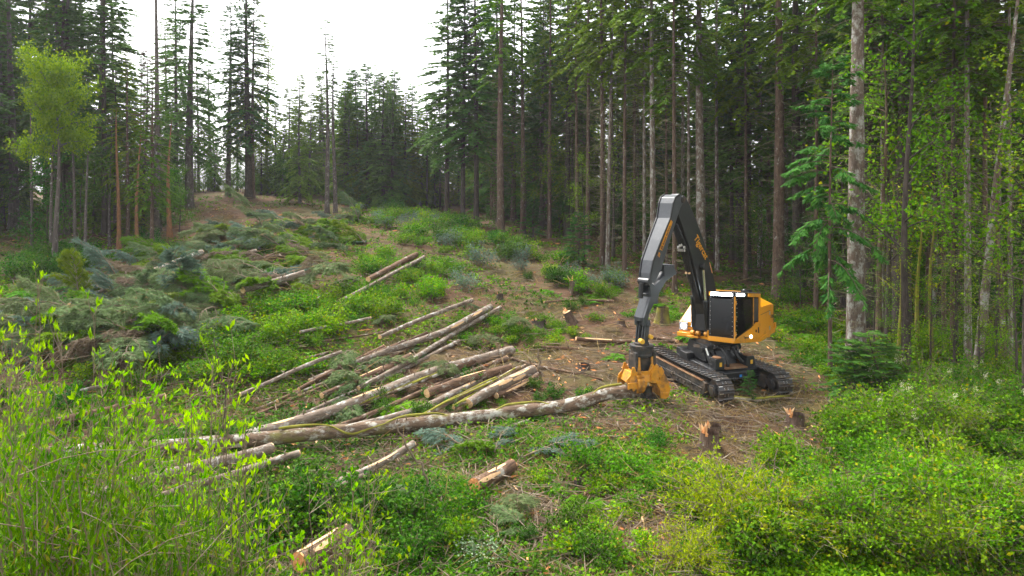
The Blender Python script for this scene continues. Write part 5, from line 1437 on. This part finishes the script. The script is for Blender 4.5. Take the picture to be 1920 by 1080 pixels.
def fern_kind(nf, L, seed, leafm='fern'):
    g = np.random.default_rng(seed); root = thing('fern', None, None); sb = MB(); lb = MB()
    for k in range(nf):
        az = 6.283 * k / nf + g.uniform(-.25, .25); d = np.array([math.cos(az), math.sin(az), 0]); l = L * g.uniform(.7, 1.1)
        t = np.linspace(0, 1, 9)[:, None]
        el = g.uniform(.5, 1.1)
        P = d * l * t * math.cos(el * .6) + Z3 * l * (el * t - (el * .55 + .35) * t ** 2.0) + np.array([-d[1], d[0], 0]) * g.normal(0, .08) * l * t ** 2
        sb.tube(P, np.linspace(.007, .002, 9), 3, cap=False)
        m = 20; u = np.repeat(np.linspace(.12, .98, m), 2) * 8; i0 = np.clip(u.astype(int), 0, 7); fr = (u - i0)[:, None]
        B = P[i0] * (1 - fr) + P[i0 + 1] * fr; T = norm(P[i0 + 1] - P[i0]); s = np.array([-d[1], d[0], 0]); sg = np.where(np.arange(2 * m) % 2 == 0, 1, -1)[:, None]
        D = norm(s * sg + T * .45 - Z3 * .18 + g.normal(0, .06, (2 * m, 3))); w = u / 8
        ln = l * .30 * np.sin(np.pi * np.clip(w * .85 + .15, 0, 1)) ** .8 + .02
        lb.leaves(B, D, norm(T + g.normal(0, .1, T.shape)), ln, ln * .26 + .008, .1, tint=np.clip(.35 + .4 * w + g.normal(0, .1, 2 * m), 0, 1))
    sb.build('stem', MAT['twig'], root)['kind'] = 'stuff'; lb.build('frond', MAT[leafm], root)['kind'] = 'stuff'
    return Kind(root)
def bough_kind(L, seed, needle, thin=1.0, droop=.5, dens=1.3):
    """a cut conifer branch lying on the ground: one main axis with side branches and sprays"""
    g = np.random.default_rng(seed); root = thing('conifer_bough', None, None); b = MB(); w = MB()
    t = np.linspace(0, 1, 12)[:, None]
    A = np.array([1.0, 0, 0]) * L * t + Z3 * (.25 + .35 * np.sin(np.pi * t * .9)) + np.cumsum(g.normal(0, .03, (12, 3)), 0)
    w.tube(A, np.linspace(.035, .008, 12), 5)
    for k in range(26):
        f = g.uniform(.08, 1.0); p = np.stack([np.interp(f, t[:, 0], A[:, i]) for i in range(3)])
        s = -1 if k % 2 else 1; l = L * .42 * (1.1 - f) * g.uniform(.6, 1.2) + .25
        d = norm(np.array([g.uniform(.5, .9), s * g.uniform(.4, 1.0), g.uniform(-.05, .55)])); n = 7; tt = np.linspace(0, 1, n)[:, None]
        P = p + d * l * tt - Z3 * droop * l * tt ** 2 * .8 + g.normal(0, .02, (n, 3)) * tt
        P[:, 2] = np.maximum(P[:, 2], .02)
        w.tube(P, np.linspace(.012, .004, n), 3, cap=False)
        T = norm(np.gradient(P, axis=0)); m = int(22 * dens * (.4 + l)); u = g.uniform(.05, 1.0, m); 
        B = np.stack([np.interp(u, tt[:, 0], P[:, i]) for i in range(3)], 1); TT = norm(np.stack([np.interp(u, tt[:, 0], T[:, i]) for i in range(3)], 1))
        S0 = norm(np.cross(TT, Z3 + g.normal(0, .2, (m, 3)))); sg = np.where(np.arange(m) % 2 == 0, 1, -1)[:, None]
        D = norm(TT * .8 + S0 * sg * .75 - Z3 * g.uniform(0, .6, m)[:, None]); ll = g.uniform(.16, .34, m)
        S = norm(np.cross(D, Z3 + g.normal(0, .4, (m, 3)))); ti = np.clip(g.normal(.5, .22, m), 0, 1)
        b.leaves(B, D, S, ll, .05 * thin, .15, tint=ti)
        for q in (-1, 1):
            b.leaves(B + D * (ll * .3)[:, None], norm(D + S * q * .8), S, ll * .6, .04 * thin, .15, tint=ti)
    w.build('branch', MAT['twig'], root, smooth=True); b.build('foliage', MAT[needle], root)
    return Kind(root)
def sapling_kind(h, nw, seed, leafm='leaf_new', spread=.5):
    g = np.random.default_rng(seed); root = thing('sapling', None, None); sb = MB(); lb = MB()
    for k in range(nw):
        az = g.uniform(0, 6.283); d = np.array([math.cos(az), math.sin(az), 0]); hh = h * g.uniform(.62, 1.0)
        t = np.linspace(0, 1, 16)[:, None]
        P = d * spread * g.uniform(.2, 1) * (t + .1) + Z3 * hh * t + np.cumsum(g.normal(0, .018, (16, 3)), 0) * t
        sb.tube(P, np.linspace(.011, .003, 16), 5, cap=False)
        pts = [P[i] * (1 - f) + P[i + 1] * f for i in range(6, 15) for f in (g.random(), g.random())]
        for q in pts:
            e = norm(d * .3 + g.normal(0, .5, 3) + Z3 * 1.1); l2 = g.uniform(.12, .5)
            sb.tube([q, q + e * l2 * .5, q + e * l2 + Z3 * .02], [.005, .004, .002], 3, cap=False)
            for tip in (q + e * l2,):
                m = int(g.integers(2, 6))
                D = norm(Z3 * 1.0 + g.normal(0, .42, (m, 3))); S = norm(np.cross(D, g.normal(0, 1, (m, 3)))); sc = g.uniform(.45, 1.35, m)
                lb.leaves(tip + g.normal(0, .02, (m, 3)), D, S, .095 * sc, .034 * sc, .14, tint=np.clip(g.normal(.55, .25, m), 0, 1), mid=.5)
    sb.build('stem', MAT['twig'], root, smooth=True)['kind'] = 'stuff'
    lb.build('foliage', MAT[leafm], root)
    return Kind(root)

S_ = {}
S_['bright'] = shrub_kind('bright_weed', .85, .75, 18, .115, .084, 620, 'leaf_bright', 201)
S_['bright2'] = shrub_kind('bright_weed', 1.1, .7, 20, .105, .076, 760, 'leaf_bright', 202, arch=.3)
S_['mid'] = shrub_kind('green_shrub', 1.3, .95, 22, .110, .080, 1000, 'leaf_mid', 203)
S_['mid2'] = shrub_kind('low_weed', .7, .9, 20, .095, .075, 680, 'leaf_mid', 204, arch=.8)
S_['deep'] = shrub_kind('dark_shrub', 1.4, 1.0, 22, .110, .078, 1000, 'leaf_deep', 205)
S_['yellow'] = shrub_kind('feathery_shrub', .75, 1.1, 46, .062, .020, 3800, 'leaf_yellow', 206, arch=.7, sub=5, cluster=.045, upright=.5)
S_['silver'] = shrub_kind('silvery_shrub', .55, .8, 22, .075, .055, 800, 'leaf_silver', 207, arch=.8)
S_['blue'] = shrub_kind('bluish_shrub', 1.1, .9, 24, .085, .055, 900, 'needle_blue', 208)
S_['big'] = shrub_kind('flowering_shrub', 2.5, 1.5, 44, .085, .064, 3000, 'leaf_mid', 209, arch=.7, sub=5, cluster=.11, petals=70)
S_['big2'] = shrub_kind('tall_bright_shrub', 2.2, 1.5, 40, .090, .066, 2700, 'leaf_bright', 210, arch=.7, sub=5, cluster=.12)
S_['big3'] = shrub_kind('round_leaf_shrub', 1.9, 1.3, 28, .125, .105, 1500, 'leaf_mid', 211, arch=.6, sub=4, cluster=.14)
S_['broom'] = shrub_kind('fine_leaved_shrub', 4.0, .95, 60, .075, .020, 13000, 'leaf_mid', 212, arch=.25, sub=6, cluster=.07, upright=1.0, start=.35)
S_['fern'] = fern_kind(13, 1.0, 221)
S_['fern2'] = fern_kind(9, .8, 222)
S_['bough_blue'] = bough_kind(2.6, 231, 'needle_blue', .75)
S_['bough_slash'] = bough_kind(3.0, 232, 'needle_slash', .65, .6, 1.6)
S_['bough_brown'] = bough_kind(2.8, 234, 'needle_dead', .5, .6)
S_['bough_green'] = bough_kind(2.4, 233, 'needle_mid', 1.1)
S_['sapling'] = sapling_kind(6.4, 7, 241)
S_['sapling2'] = sapling_kind(5.6, 6, 242)
S_['sapling3'] = sapling_kind(5.0, 6, 243, spread=.7)
pg = np.random.default_rng(77)
def plant(kind, px, py, label, cat='shrub', group=None, s=1.0, d=None, dz=0.0, sz=1.0, rz=None, tilt=0.0):
    if d is None:
        q = on_ground(px, py)
    else:
        x = (px - 960) / FPX * d; q = np.array([x, d, gz(x, d)])
    q = q + np.array([0, 0, dz])
    return S_[kind].put(tuple(q), (pg.normal(0, tilt) if tilt else 0, pg.normal(0, tilt) if tilt else 0, pg.uniform(0, 6.283) if rz is None else rz), (s, s, s * sz), label, cat, group)
def in_poly(x, y, P):
    c = False; n_ = len(P)
    for i in range(n_):
        (x1_, y1_), (x2_, y2_) = P[i], P[i - 1]
        if (y1_ > y) != (y2_ > y) and x < (x2_ - x1_) * (y - y1_) / (y2_ - y1_) + x1_: c = not c
    return c
def scatter_px(n, poly):
    xs = [p_[0] for p_ in poly]; ys = [p_[1] for p_ in poly]; out = []
    while len(out) < n:
        x, y = pg.uniform(min(xs), max(xs)), pg.uniform(min(ys), max(ys))
        if in_poly(x, y, poly): out.append((x, y))
    return out

# single plants one can point to
plant('yellow', 1370, 985, 'bright yellow-green feathery shrub low in the clearing below the stumps', s=1.9)
plant('yellow', 1460, 1010, 'second yellow-green feathery shrub next to the brightest one', s=1.6)
plant('yellow', 1290, 1060, 'small yellow-green feathery shrub at the lower edge', s=1.1)
plant('silver', 905, 1050, 'silvery pale-leaved shrub on dark ground at the lower edge', s=.8)
plant('blue', 900, 500, 'greyish blue-green shrub beside the upper skid path', s=1.5)
plant('blue', 870, 545, 'greyish blue-green shrub below the one by the upper skid path', s=1.2)
plant('fern', 738, 770, 'bright fern frond clump lying against the longest white log', 'fern', s=1.1)
plant('fern', 1690, 745, 'large green fern before the mossy thin trees', 'fern', s=1.4)
plant('fern', 1100, 960, 'dark green sword fern alone in the lower clearing', 'fern', s=.8, sz=1.5)
plant('fern2', 1195, 730, 'small fern beside the felling head', 'fern', s=.6)
plant('fern2', 1150, 675, 'small fern before the orange splintered log', 'fern', s=.9)
plant('fern', 1250, 602, 'fern beside the mossy stump behind the machine wrist', 'fern', s=.8)
plant('fern2', 1290, 640, 'fern under the headlight of the machine', 'fern', s=1.0)
plant('bough_blue', 880, 850, 'bluish cut conifer bough beside the brown bucked chunk', 'bough', s=.65, rz=2.6)
plant('bough_blue', 985, 870, 'second bluish cut bough at the top of the brown chunk', 'bough', s=.75, rz=.4)
plant('bough_blue', 930, 858, 'third bluish cut bough above the brown chunk', 'bough', s=.6, rz=1.4)

# slash: cut boughs heaped over the left of the clearing
GSL = 'cut conifer boughs heaped as slash'
slash_poly = [(130, 580), (240, 520), (350, 470), (420, 430), (540, 410), (660, 410), (720, 425), (690, 470), (640, 510), (560, 560), (430, 600), (300, 680), (200, 690), (90, 670)]
for i, (x, y) in enumerate(scatter_px(275, slash_poly)):
    k = ('bough_slash', 'bough_blue', 'bough_slash', 'bough_green', 'bough_slash', 'bough_green', 'bough_blue', 'bough_slash', 'bough_green', 'bough_slash', 'bough_brown')[int(pg.integers(11))]
    plant(k, x, y, {'bough_slash': 'grey-green cut conifer bough lying in the slash heap', 'bough_brown': 'withered brown cut conifer bough lying in the slash heap', 'bough_blue': 'blue-green cut conifer bough lying in the slash heap', 'bough_green': 'dark green cut conifer bough lying in the slash heap'}[k], 'bough', GSL + {'bough_slash': ', grey-green', 'bough_brown': ', brown', 'bough_blue': ', blue-green', 'bough_green': ', dark green'}[k],
          s=pg.uniform(.65, 1.3), dz=pg.uniform(-.12, .40), rz=pg.normal(3.6, 1.1), tilt=.30)
for i, (x, y) in enumerate(scatter_px(22, [(560, 560), (800, 480), (1050, 560), (1000, 700), (760, 800), (560, 760)])):
    plant('bough_slash', x, y, 'grey-green cut bough lying between the logs and weeds', 'bough', 'cut boughs between the logs', s=pg.uniform(.35, .7), rz=pg.uniform(0, 6.28), tilt=.15)
for i, (x, y) in enumerate(scatter_px(12, [(420, 900), (800, 800), (1000, 900), (1150, 1070), (480, 1075)])):
    plant(('bough_slash', 'bough_green')[i % 2], x, y, 'small cut bough lying on the ground below the held trunk', 'bough', 'cut boughs below the held trunk', s=pg.uniform(.3, .6), rz=pg.uniform(0, 6.28), tilt=.15)

# shrubs by area
KEEP_CLEAR = [(925, 915, 75, 50), (615, 1050, 85, 65), (1335, 860, 60, 70), (1495, 815, 50, 35), (900, 870, 90, 35), (650, 930, 110, 50), (760, 860, 60, 40), (330, 905, 190, 60), (1085, 930, 30, 35), (950, 810, 60, 30), (400, 760, 250, 45)]
def area(n, poly, kinds, s0, s1, label, group, cat='shrub', tilt=.06):
    for (x, y) in scatter_px(n, poly):
        if any(((x - a_) / rx) ** 2 + ((y - b_) / ry) ** 2 < 1 for a_, b_, rx, ry in KEEP_CLEAR): continue
        k = kinds[int(pg.integers(len(kinds)))]
        plant(k, x, y, label, cat, group, s=pg.uniform(s0, s1), tilt=tilt)
area(50, slash_poly, ['bright', 'mid', 'mid2', 'deep'], .5, 1.0, 'fresh green weed growing through the slash heap', 'weeds growing through the slash heap')
area(120, [(430, 590), (620, 560), (700, 470), (800, 430), (900, 420), (880, 520), (820, 560), (640, 640), (560, 720), (380, 760), (330, 690)], ['bright', 'bright2', 'mid', 'mid2'], .6, 1.15, 'bright leafy weed shrub on the slope above the logs', 'bright weed shrubs on the slope above the logs')
area(40, [(1580, 640), (1920, 640), (1960, 720), (1640, 730)], ['mid', 'bright2', 'big2', 'fern'], .5, .95, 'bright shrub at the foot of the mossy thin trees', 'shrubs at the foot of the mossy thin trees')
area(34, [(780, 430), (930, 450), (1120, 520), (1200, 545), (1100, 560), (900, 480), (760, 445)], ['mid', 'bright2', 'deep', 'blue'], .8, 1.35, 'leafy shrub along the foot of the slim trunks at the clearing edge', 'shrubs at the foot of the slim trunks')
area(34, [(640, 395), (830, 400), (900, 440), (700, 430)], ['mid', 'deep', 'blue', 'bright2'], .9, 1.5, 'leafy shrub at the far end of the clearing', 'shrubs at the far end of the clearing')
area(46, [(860, 600), (1010, 590), (1100, 640), (1000, 660), (930, 640), (860, 640)] , ['mid2', 'bright', 'mid2'], .35, .7, 'low leafy weed among the log butts', 'weeds among the log butts')
area(40, [(560, 730), (760, 700), (1000, 720), (1180, 750), (1100, 780), (780, 790), (560, 790)], ['mid2', 'bright', 'deep'], .3, .6, 'low leafy weed growing between the logs', 'weeds between the logs')
area(90, [(800, 850), (1250, 840), (1500, 850), (1500, 1075), (700, 1075), (760, 900)], ['mid2', 'bright', 'mid', 'deep', 'fern2', 'mid2'], .35, .75, 'low leafy plant in the lower clearing', 'low plants of the lower clearing')
area(40, [(1450, 840), (1560, 760), (1700, 780), (1560, 1075), (1400, 1075)], ['big3', 'bright', 'bright2', 'big3'], .45, .8, 'round-leaved shrub below the stumps', 'round-leaved shrubs below the stumps')
area(26, [(1600, 800), (1920, 760), (1960, 1075), (1560, 1075)], ['big2', 'big3', 'big2', 'fern', 'mid'], .65, 1.0, 'dense leafy shrub in the bank of flowering shrubs', 'dense shrubs of the flowering bank')
area(26, [(1150, 850), (1480, 830), (1560, 900), (1500, 1060), (1200, 1060)], ['fern', 'fern2'], .5, .9, 'green fern among the low plants below the stumps', 'ferns below the stumps', 'fern')
area(14, [(1680, 760), (1960, 720), (1960, 800), (1700, 830)], ['big', 'big2'], .7, 1.0, 'tall shrub with creamy blossom plumes at the forest edge', 'shrubs with creamy blossom plumes')
area(40, [(1440, 600), (1600, 640), (1680, 720), (1560, 730), (1470, 660)], ['bright', 'mid', 'fern', 'mid2'], .5, .95, 'leafy plant in the shade beside the machine', 'leafy plants in the shade beside the machine')
area(30, [(1330, 545), (1480, 560), (1600, 640), (1560, 660), (1440, 610), (1340, 580)], ['mid', 'bright2', 'fern', 'mid2'], .8, 1.3, 'leafy shrub under the trunks behind the machine', 'shrubs under the trunks behind the machine')
area(36, [(980, 520), (1200, 540), (1330, 570), (1300, 620), (1080, 600)], ['fern2', 'mid2', 'fern', 'deep'], .4, .85, 'fern or low weed on the brown skid path', 'low growth on the skid path')
area(40, [(20, 490), (200, 470), (330, 450), (300, 490), (160, 540), (0, 580)], ['deep', 'mid', 'deep', 'fern'], .7, 1.3, 'shady shrub along the dark wood left of the clearing', 'shady shrubs along the dark wood')
area(60, [(0, 720), (300, 690), (520, 760), (500, 1000), (250, 1000), (0, 900)], ['mid2', 'bright', 'mid', 'deep'], .5, .9, 'weed shrub behind the leafy saplings', 'weed shrubs behind the saplings')
area(30, [(300, 1000), (720, 940), (800, 1075), (250, 1075)], ['deep', 'mid', 'deep'], .6, 1.1, 'dark green shrub at the lower edge beside the peeled chunk', 'dark shrubs at the lower edge')

# saplings with fresh leaves that rise close to the viewer, and the fine dark shrubs under them
GSA = 'saplings in fresh yellow-green leaf'
for i in range(24):
    d = pg.uniform(7.0, 11.5); px = 740 * pg.uniform(0, 1) ** 1.4 - 40
    ytop = np.interp(px, [0, 120, 260, 400, 560, 720], [455, 510, 580, 690, 790, 850]) + pg.uniform(-10, 120)
    x = (px - 960) / FPX * d; zt_ = CAM_H - (ytop - HOR) * d / FPX; g0 = gz(x, d)
    k = ('sapling', 'sapling2', 'sapling3')[i % 3]; hk = (6.4, 5.6, 5.0)[i % 3]
    s_ = max(.35, (zt_ - g0) / hk)
    S_[k].put((x, d, g0), (0, 0, pg.uniform(0, 6.28)), (.95, .95, s_), 'sapling of thin upright stems in fresh yellow-green leaf', 'sapling', GSA)
GBR = 'fine-leaved green shrubs below the saplings'
for (px, ytop, d) in ((40, 880, 6.2), (120, 930, 6.0), (235, 960, 6.6), (330, 1020, 6.5), (-20, 940, 5.5), (200, 1020, 5.6), (-60, 860, 6.6), (90, 1000, 5.4), (430, 1040, 7.5)):
    x = (px - 960) / FPX * d; zt_ = CAM_H - (ytop - HOR) * d / FPX; g0 = gz(x, d); s_ = (zt_ - g0) / 3.45
    S_['broom'].put((x, d, g0), (0, 0, pg.uniform(0, 6.28)), (1.0, 1.0, s_), 'fine-leaved green shrub below the saplings', 'shrub', GBR)

# ------------------------------------------------------------------ ground cover, litter and chips (nobody could count them)
cg = np.random.default_rng(4242)
def scatter_xy(n, d0=11.0, d1=82.0, power=1.0):
    u = cg.uniform(0, 1, n)
    a = 1 / d0 ** power; b_ = 1 / d1 ** power
    y = (a + (b_ - a) * u) ** (-1 / power)
    x = cg.uniform(-1, 1, n) * (y * .80 + 1.5)
    return x, y
def wpt(px, py): q = on_ground(px, py); return q[0], q[1]
SOIL = [(*wpt(1180, 700), 3.2, 1.0), (*wpt(1290, 770), 3.0, .9), (*wpt(1400, 740), 3.0, 1.0), (*wpt(1130, 600), 4.0, .75), (*wpt(1040, 520), 5.0, .6), (*wpt(960, 480), 5.0, .55), (*wpt(400, 405), 7.0, .9), (*wpt(480, 400), 7.0, .8),
        (*wpt(330, 430), 5.0, .7), (*wpt(1220, 620), 3.5, .8), (*wpt(1080, 700), 2.6, .7), (*wpt(1140, 780), 2.2, .7), (*wpt(880, 690), 2.0, .5), (*wpt(1560, 700), 4, .7), (*wpt(1480, 640), 5, .6), (*wpt(1000, 960), 1.3, .6),
        (*wpt(1190, 1000), 1.2, .6), (*wpt(1420, 800), 2.0, .6), (*wpt(840, 960), 1.0, .5), (*wpt(550, 1000), 1.2, .5), (*wpt(700, 560), 4, .35), (*wpt(925, 905), .9, .8), (*wpt(610, 1040), 1.1, .9), (*wpt(1335, 860), 1.3, .7), (*wpt(1495, 810), 1.2, .6), (*wpt(800, 720), 3.0, .45), (*wpt(900, 720), 2.5, .5), (*wpt(640, 900), 1.6, .4), (*wpt(300, 900), 2.2, .4)]
def soilness(x, y):
    s = np.zeros_like(x)
    for (a, b_, r, k) in SOIL:
        s = np.maximum(s, k * np.exp(-(((x - a) ** 2 + (y - b_) ** 2) / (r * r)) ** 1.5))
    return s
def vnoise(x, y, f, seed):
    g = np.random.default_rng(seed); v = np.zeros_like(x)
    for k in range(7):
        a = g.uniform(0, 6.28); w = f * g.uniform(.6, 1.8); v += np.sin((x * math.cos(a) + y * math.sin(a)) * w + g.uniform(0, 6.28))
    return v / 3.0
def cover(name, label, n, k, rad, hgt, L, W, mat, f, thr, seed, soil_k=1.0, lod=.55, fold=.1, flat=.5):
    x, y = scatter_xy(n)
    v = vnoise(x, y, f, seed) + cg.normal(0, .25, n) - 2.2 * soil_k * soilness(x, y)
    m = v > thr
    x, y = x[m], y[m]; z = ground_z(x, y); c = len(x)
    sc = (y / 15.0) ** lod
    R_ = cg.uniform(.4, 1, c) * rad * sc ** .5; Hh = cg.uniform(.3, 1.0, c) * hgt
    az = cg.uniform(0, 6.283, (c, k)); rr = R_[:, None] * np.sqrt(cg.uniform(0, 1, (c, k)))
    B = np.stack([x[:, None] + rr * np.cos(az), y[:, None] + rr * np.sin(az), z[:, None] + Hh[:, None] * cg.uniform(.1, 1.0, (c, k)) * (1.1 - rr / (R_[:, None] + .01) * .5)], -1).reshape(-1, 3)
    D = norm(np.stack([np.cos(az) + cg.normal(0, .5, az.shape), np.sin(az) + cg.normal(0, .5, az.shape), cg.normal(.15, flat, az.shape)], -1).reshape(-1, 3))
    S = norm(np.cross(D, Z3 + cg.normal(0, .45, D.shape)))
    q = np.repeat(sc, k) * cg.uniform(.6, 1.3, c * k)
    b = MB(); b.leaves(B, D, S, L * q, W * q, fold, tint=np.clip(np.repeat(cg.normal(.45, .22, c), k) + cg.normal(0, .18, c * k), 0, 1), mid=.45)
    return tag(b.build(name, MAT[mat]), label, 'ground cover', kind='stuff')
cover('leafy_undergrowth', 'bright low leaves covering the clearing', 32000, 8, .30, .32, .100, .074, 'leaf_bright', .42, .0, 1, .9)
cover('broadleaf_undergrowth', 'mid green low leaves covering the clearing', 26000, 8, .30, .28, .095, .070, 'leaf_mid', .55, -.05, 2, .7)
cover('shade_undergrowth', 'deep green low leaves covering the clearing', 24000, 8, .30, .26, .100, .070, 'leaf_deep', .5, .30, 3, .6)
cover('fern_undergrowth', 'low ferny leaves covering the clearing', 16000, 9, .28, .28, .13, .030, 'fern', .6, .2, 4, .8)
cover('dry_grass', 'dry straw-coloured grass and stalks', 20000, 8, .30, .22, .22, .010, 'dry_grass', .5, .1, 5, -.1, flat=.7)
cover('needle_litter', 'grey-green needle litter and slash', 16000, 9, .35, .18, .15, .018, 'needle_slash', .45, .1, 6, .2)
def litter(name, label, n, Lr, W, mat, thr, seed, up=.12, base=.03):
    x, y = scatter_xy(n)
    v = vnoise(x, y, .7, seed) + cg.normal(0, .5, n) + 1.2 * soilness(x, y)
    m = v > thr; x, y = x[m], y[m]; c = len(x); z = ground_z(x, y) + base + cg.uniform(0, .08, c)
    a = cg.uniform(0, 6.283, c); D = norm(np.stack([np.cos(a), np.sin(a), cg.normal(0, up, c)], 1)); S = norm(np.cross(D, Z3 + cg.normal(0, .3, (c, 3)))); sc = (y / 15.0) ** .45
    b = MB(); L = cg.uniform(*Lr, c) * sc; ti = cg.uniform(0, 1, c)
    P = np.stack([x, y, z], 1)
    b.leaves(P, D, S, L, W * sc, .05, tint=ti); b.leaves(P, D, np.cross(D, S), L, W * sc, .05, tint=ti)
    return tag(b.build(name, MAT[mat]), label, 'litter', kind='stuff')
litter('twig_litter', 'broken brown twigs strewn over the clearing', 34000, (.2, 1.1), .026, 'twig', .1, 11)
litter('dark_twig_litter', 'dark rotten twigs strewn over the clearing', 16000, (.2, .8), .022, 'twig_dark', .3, 12)
litter('bleached_twig_litter', 'bleached thin twigs strewn over the clearing', 9000, (.3, 1.3), .018, 'dry_grass', .3, 15, .25)
x, y = scatter_xy(9000); m = (soilness(x, y) + cg.normal(0, .22, len(x))) > .42
def slash_sticks():
    g = np.random.default_rng(8); b = MB()
    for (x, y) in scatter_px(800, slash_poly):
        q = on_ground(x, y); a = g.normal(3.6, .8); l = g.uniform(.6, 2.8); d = np.array([math.cos(a), math.sin(a), g.uniform(-.05, .35)])
        q = q + Z3 * g.uniform(.1, .5); t = np.linspace(0, 1, 6)[:, None]
        b.tube(q + d * l * t - Z3 * l * .25 * t ** 2 + np.cumsum(g.normal(0, .03, (6, 3)), 0), np.linspace(.02, .006, 6), 4, cap=False)
    return tag(b.build('slash_litter', MAT['dry_grass']), 'bleached bare sticks tangled in the slash heap', 'litter', kind='stuff')
slash_sticks()
litter('wood_chips', 'fresh orange wood chips on the bare soil', 5000, (.06, .24), .05, 'cut_wood', .95, 13, .15)
litter('bark_chips', 'reddish bark flakes on the bare soil', 9000, (.08, .35), .06, 'cut_orange', 1.1, 14, .15)

# ------------------------------------------------------------------ haze: one closed box of even, pale air
hz = MB(); hz.box((0, 275, 26), (1260, 900, 64))
m, nt, n, l, p = new_mat('haze_air'); n.remove(p)
pv = n.new('ShaderNodeVolumePrincipled'); pv.inputs['Color'].default_value = (.93, .96, 1.0, 1); pv.inputs['Density'].default_value = .0003; pv.inputs['Anisotropy'].default_value = .3
l.new(pv.outputs[0], n['Material Output'].inputs['Volume'])
tag(hz.build('haze', m), 'thin pale haze in the air of the clearing', 'haze', kind='stuff')
